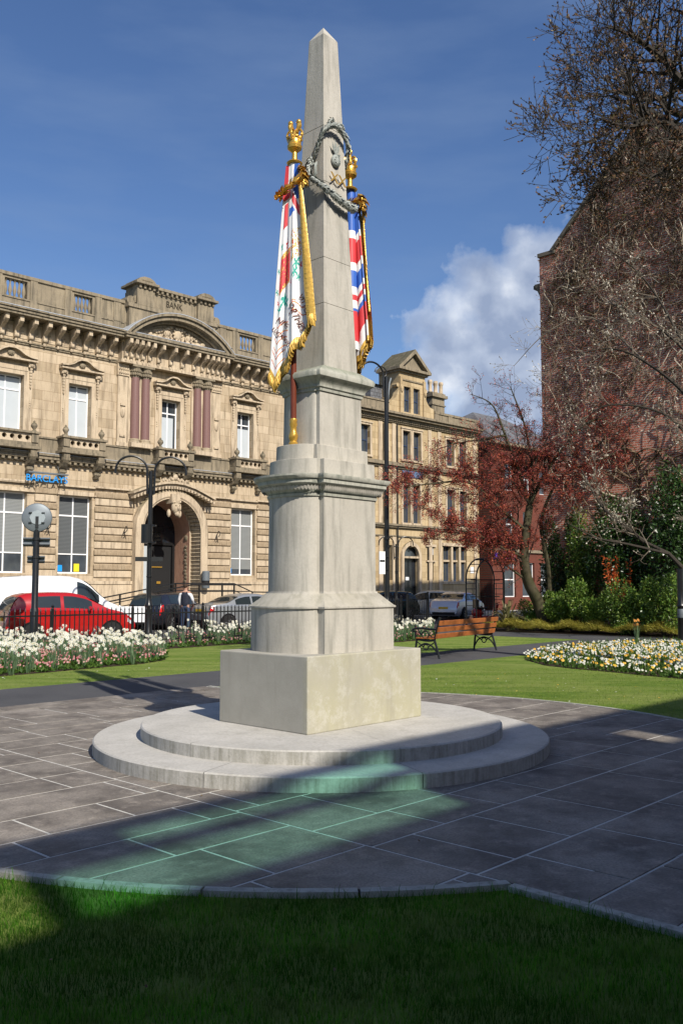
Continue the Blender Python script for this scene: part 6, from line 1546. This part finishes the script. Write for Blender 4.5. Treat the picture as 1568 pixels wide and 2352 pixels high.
    for wx in wheels:
        for sy in (-1, 1):
            p = S(wx, 3); cx_, cy_ = p.x, sy*(p.y-.07)
            a = MB(); a.lathe([(wr+.05,.02*sy),(wr+.05,.0775*sy)], (cx_, cy_, wr), 28, axis='y'); a.lathe([(wr*.5,.0775*sy),(wr+.05,.0775*sy)], (cx_, cy_, wr), 28, axis='y'); a.build('wheel_arch', m_dark, t)
            w = MB(); w.lathe([(wr*.62,-.095),(wr*.95,-.10),(wr,-.07),(wr,.07),(wr*.95,.115),(wr*.64,.12)], (cx_, cy_, wr), 28, axis='y'); 
            w.v = [(v[0], cy_+(v[1]-cy_)*sy, v[2]) for v in w.v]; wo_ = w.build('wheel', m_rubber, t, smooth=True)
            r = MB(); r.lathe([(wr*.64,.112),(wr*.58,.085),(wr*.2,.09),(wr*.12,.11),(0,.112)], (cx_, cy_, wr), 24, axis='y')
            for k in range(6): a_ = k*math.pi/3; r.bar((cx_+wr*.12*math.cos(a_), cy_+.112, wr+wr*.12*math.sin(a_)), (cx_+wr*.6*math.cos(a_), cy_+.116, wr+wr*.6*math.sin(a_)), .045, .02)
            r.v = [(v[0], cy_+(v[1]-cy_)*sy, v[2]) for v in r.v]; r.build('rim', m_rim, wo_, smooth=True)
    if plate:
        p = MB(); p.box(-L/2-.016, -L/2+.02, -.26, .26, plate[0]-.055, plate[0]+.055); p.build('number_plate', plate[1], t)
    p = MB(); p.box(-L/2-.012, -L/2+.05, -Wd*.36, Wd*.36, .26, .40); p.build('rear_bumper_trim', m_dark, t)
    return t
HATCH = [(0,.62),(.015,.80),(.03,1.0),(.065,1.28),(.10,1.42),(.16,1.47),(.35,1.50),(.5,1.49),(.60,1.40),(.72,1.12),(.78,1.0),(.88,.90),(.95,.78),(.985,.66),(1,.55)]
HBELT = [(0,.9),(.06,1.02),(.4,.98),(.75,.93),(.88,.86),(1,.5)]
SEDAN = [(0,.62),(.015,.84),(.03,.98),(.15,1.06),(.19,1.08),(.30,1.33),(.38,1.43),(.52,1.45),(.62,1.38),(.73,1.09),(.77,.99),(.88,.89),(.95,.78),(.985,.66),(1,.55)]
SBELT = [(0,.85),(.06,.95),(.2,.98),(.5,.95),(.75,.92),(.88,.85),(1,.5)]
def paint(name, col, metal=0.0, rough=.25): 
    t = NT(name); return t.bsdf(col, rough, None, metal, .5, **{'Coat Weight': .7, 'Coat Roughness': .05})
m_pred = paint('red_car_paint', (.36,.008,.008)); m_pblk = paint('black_car_paint', (.012,.013,.018)); m_psil = paint('silver_car_paint', (.33,.35,.37), .5, .3); m_pblu = paint('blue_grey_car_paint', (.30,.40,.54), .5, .3); m_pwhi = paint('white_van_paint', (.78,.79,.80), 0, .3); m_psil2 = paint('pale_silver_car_paint', (.60,.62,.67), .35, .3); m_pgrn = paint('dark_green_car_paint', (.01,.035,.03), .2)
a0 = at(-2,1470,26.5); a1 = at(290,1462,28.7); rc = (a0+a1)/2
car('parked_car', 'red hatchback parked behind the railing at left', (rc.x, rc.y, -.06), math.atan2(a1.y-a0.y, a1.x-a0.x), 3.9, 1.66, HATCH, HBELT, m_pred, [(.20,.40),(.425,.645)], [(.615,.745,'windscreen'),(.03,.085,'rear_window')], (.185,.80), .30, tail=(.004,.04,3.2,4.1), plate=(.72,m_yplate))
VAN = [(0,.7),(.01,1.6),(.02,1.9),(.06,2.05),(.3,2.13),(.55,2.12),(.64,2.02),(.70,1.85),(.80,1.38),(.85,1.18),(.93,1.04),(.975,.85),(1,.6)]
VBELT = [(0,1.15),(.5,1.15),(.8,1.10),(.9,.95),(1,.6)]
vc = at(130,1430,33.4); car('parked_van', 'white high roofed van behind the red hatchback', (vc.x-.1, vc.y, -.12), FROT*.92, 5.0, 1.85, VAN, VBELT, m_pwhi, [(.60,.775)], [(.66,.83,'windscreen')], (.19,.82), .32, cat='van', tail=(.003,.02,3.3,4.9), tumble=.10)
dc_ = at(388,1430,37.6); car('parked_car', 'black hatchback at an angle behind the double lamp post', (dc_.x, dc_.y, -.12), math.radians(70), 3.95, 1.70, HATCH, HBELT, m_pblk, [(.20,.40),(.425,.645)], [(.615,.745,'windscreen'),(.03,.085,'rear_window')], (.185,.80), .32, tail=(.006,.06,3.3,4.6))
sc2 = at(545,1430,37.0); car('parked_car', 'silver saloon with yellow plate left of the obelisk', (sc2.x+.35, sc2.y+.4, -.12), math.radians(38), 4.5, 1.76, SEDAN, SBELT, m_psil, [(.27,.43),(.45,.65)], [(.62,.755,'windscreen'),(.185,.31,'rear_window')], (.19,.80), .31, tail=(.004,.05,3.5,5.0), plate=(.78,m_yplate))
q = at(898,1400,48.5); car('parked_car', 'dark green car mostly hidden behind tall lamp post', (q.x-.6, q.y, -.12), math.radians(30)+math.pi, 4.2, 1.7, HATCH, HBELT, m_pgrn, [(.20,.40),(.425,.645)], [(.615,.745,'windscreen'),(.03,.085,'rear_window')], (.185,.80))
q = at(985,1400,52); car('parked_car', 'blue grey hatchback in front of the office door', (q.x, q.y, -.12), math.radians(148), 4.1, 1.72, HATCH, HBELT, m_pblu, [(.20,.40),(.425,.645)], [(.615,.745,'windscreen'),(.03,.085,'rear_window')], (.185,.80), tail=(.006,.07,3.8,5.2), plate=(.8,m_yplate))
q = at(1052,1405,49); car('parked_car', 'pale silver saloon behind the railing left of the arch', (q.x, q.y, -.12), math.radians(62), 4.4, 1.76, SEDAN, SBELT, m_psil2, [(.27,.43),(.45,.65)], [(.62,.755,'windscreen'),(.185,.31,'rear_window')], (.19,.80), tail=(.004,.05,3.4,5.0), plate=(.62,m_yplate))
# small red mobility scooter glimpsed by the gate
q = at(1112,1412,40); mo = T('red_scooter', 'small red scooter parked under the iron arch', 'scooter', (q.x, q.y, -.1), R(20)); s = MB(); s.box(-.65,.5,-.22,.22,.25,.42); s.blob((-.35,0,.55),(.3,.22,.22),n=10); s.bar((.45,0,.3),(.62,0,.95),.3,.12); s.build('body', m_pred, mo, bevel=.05)
s = MB(); s.box(-.4,.05,-.2,.2,.72,.80); s.box(-.48,-.38,-.2,.2,.75,1.15); s.build('seat', m_black, mo, bevel=.03)
for x in (-.45,.5):
    s = MB(); s.lathe([(.08,-.06),(.16,-.06),(.18,0),(.16,.06),(.08,.06)], (x,0,.18), 16, axis='y'); s.build('wheel', m_rubber, mo, smooth=True)
s = MB(); s.tube([(.6,-.28,1.0),(.62,0,.97),(.6,.28,1.0)], .02, 6); s.build('handlebar', m_black, mo)
s = MB(); q = at(305,1425,34.5); s.box(-.5,.5,-.02,.02,.35,.95)
for x in (-.5,.5): s.box(x-.03,x+.03,-.03,.03,0,1.0)
tag(s.build('white_sign_board', m_wplate, loc=(q.x,q.y,-.1), rotz=R(10)), 'white board standing behind the railing right of the red car', 'sign')

# ------------------------------------------------------------------ the man at the car
pq = at(425, 1440, 35.6); man = T('person', 'man seen from behind in dark waistcoat, white shirt and jeans beside silver car', 'person', (pq.x, pq.y, -.12), R(-12))
m_skin = M('skin', (.42,.24,.17), .55, 0, .1); m_hair = M('short_brown_hair', (.05,.03,.018), .8); m_vest = M('dark_waistcoat', (.02,.024,.04), .8, 0, .3, 8); m_shirt = M('white_shirt', (.78,.79,.80), .7, 0, .08); m_jean = M('blue_jeans', (.03,.05,.10), .85, 0, .3, 10)
V = [(0,0,.98),(0,0,1.15),(0,.0,1.35),(0,0,1.50),(0,.01,1.58),(0,.02,1.68),(0,.02,1.80),(-.19,0,1.47),(-.27,.02,1.20),(-.25,.10,.97),(-.24,.13,.88),(.19,0,1.47),(.28,.04,1.22),(.24,.22,1.05),(.2,.30,1.0),(-.1,0,.92),(-.115,.01,.50),(-.12,-.02,.10),(-.13,.12,.05),(.1,0,.92),(.12,.03,.50),(.125,.0,.10),(.14,.14,.05)]
Ee = [(0,1),(1,2),(2,3),(3,4),(4,5),(5,6),(3,7),(7,8),(8,9),(9,10),(3,11),(11,12),(12,13),(13,14),(0,15),(15,16),(16,17),(17,18),(0,19),(19,20),(20,21),(21,22)]
Rr = [(.15,.11),(.14,.10),(.16,.11),(.11,.09),(.055,.055),(.085,.095),(.07,.08),.06,.045,.036,.035,.06,.045,.036,.035,.085,.06,.042,.04,.085,.06,.042,.04]
skin_mesh('body', V, Ee, Rr, m_skin, man)
skin_mesh('trousers', [V[0],(0,0,1.06)]+V[15:18]+V[19:22], [(0,1),(0,2),(2,3),(3,4),(0,5),(5,6),(6,7)], [(.172,.13),(.165,.125),.105,.08,.062,.105,.08,.062], m_jean, man)
skin_mesh('shirt', [V[3],V[2],V[7],V[8],V[9],V[11],V[12],V[13]], [(0,1),(0,2),(2,3),(3,4),(0,5),(5,6),(6,7)], [(.13,.10),(.165,.115),.078,.062,.048,.078,.062,.048], m_shirt, man)
skin_mesh('waistcoat', [(0,0,.90),V[1],V[2],(0,0,1.46),(-.11,0,1.48),(.11,0,1.48)], [(0,1),(1,2),(2,3),(3,4),(3,5)], [(.19,.145),(.182,.14),(.19,.138),(.13,.11),.085,.085], m_vest, man)
s = MB(); s.blob((0,.0,1.755), (.088,.105,.095), n=14); s.build('hair', m_hair, man, smooth=True)
for sx in (-1,1):
    s = MB(); s.blob((sx*.085,.03,1.70), (.014,.025,.035), n=8); s.build('ear', m_skin, man, smooth=True)
    s = MB(); f = 1 if sx < 0 else 1; hx, hy, hz = ((-.24,.14,.86) if sx < 0 else (.19,.33,.99))
    for k in range(4): s.tube([(hx-.03+.02*k, hy, hz), (hx-.032+.021*k, hy+.03, hz-.05), (hx-.03+.02*k, hy+.045, hz-.085+.008*abs(k-1.5))], [.011,.010,.007], 6)
    s.tube([(hx+.04*-sx, hy, hz+.01),(hx+.055*-sx, hy+.03, hz-.03)], [.012,.009], 6); s.build('hand', m_skin, man, smooth=True)
    s = MB(); s.blob((sx*.13,.06,.045), (.055,.15,.05), n=10); s.build('shoe', m_black, man, smooth=True)
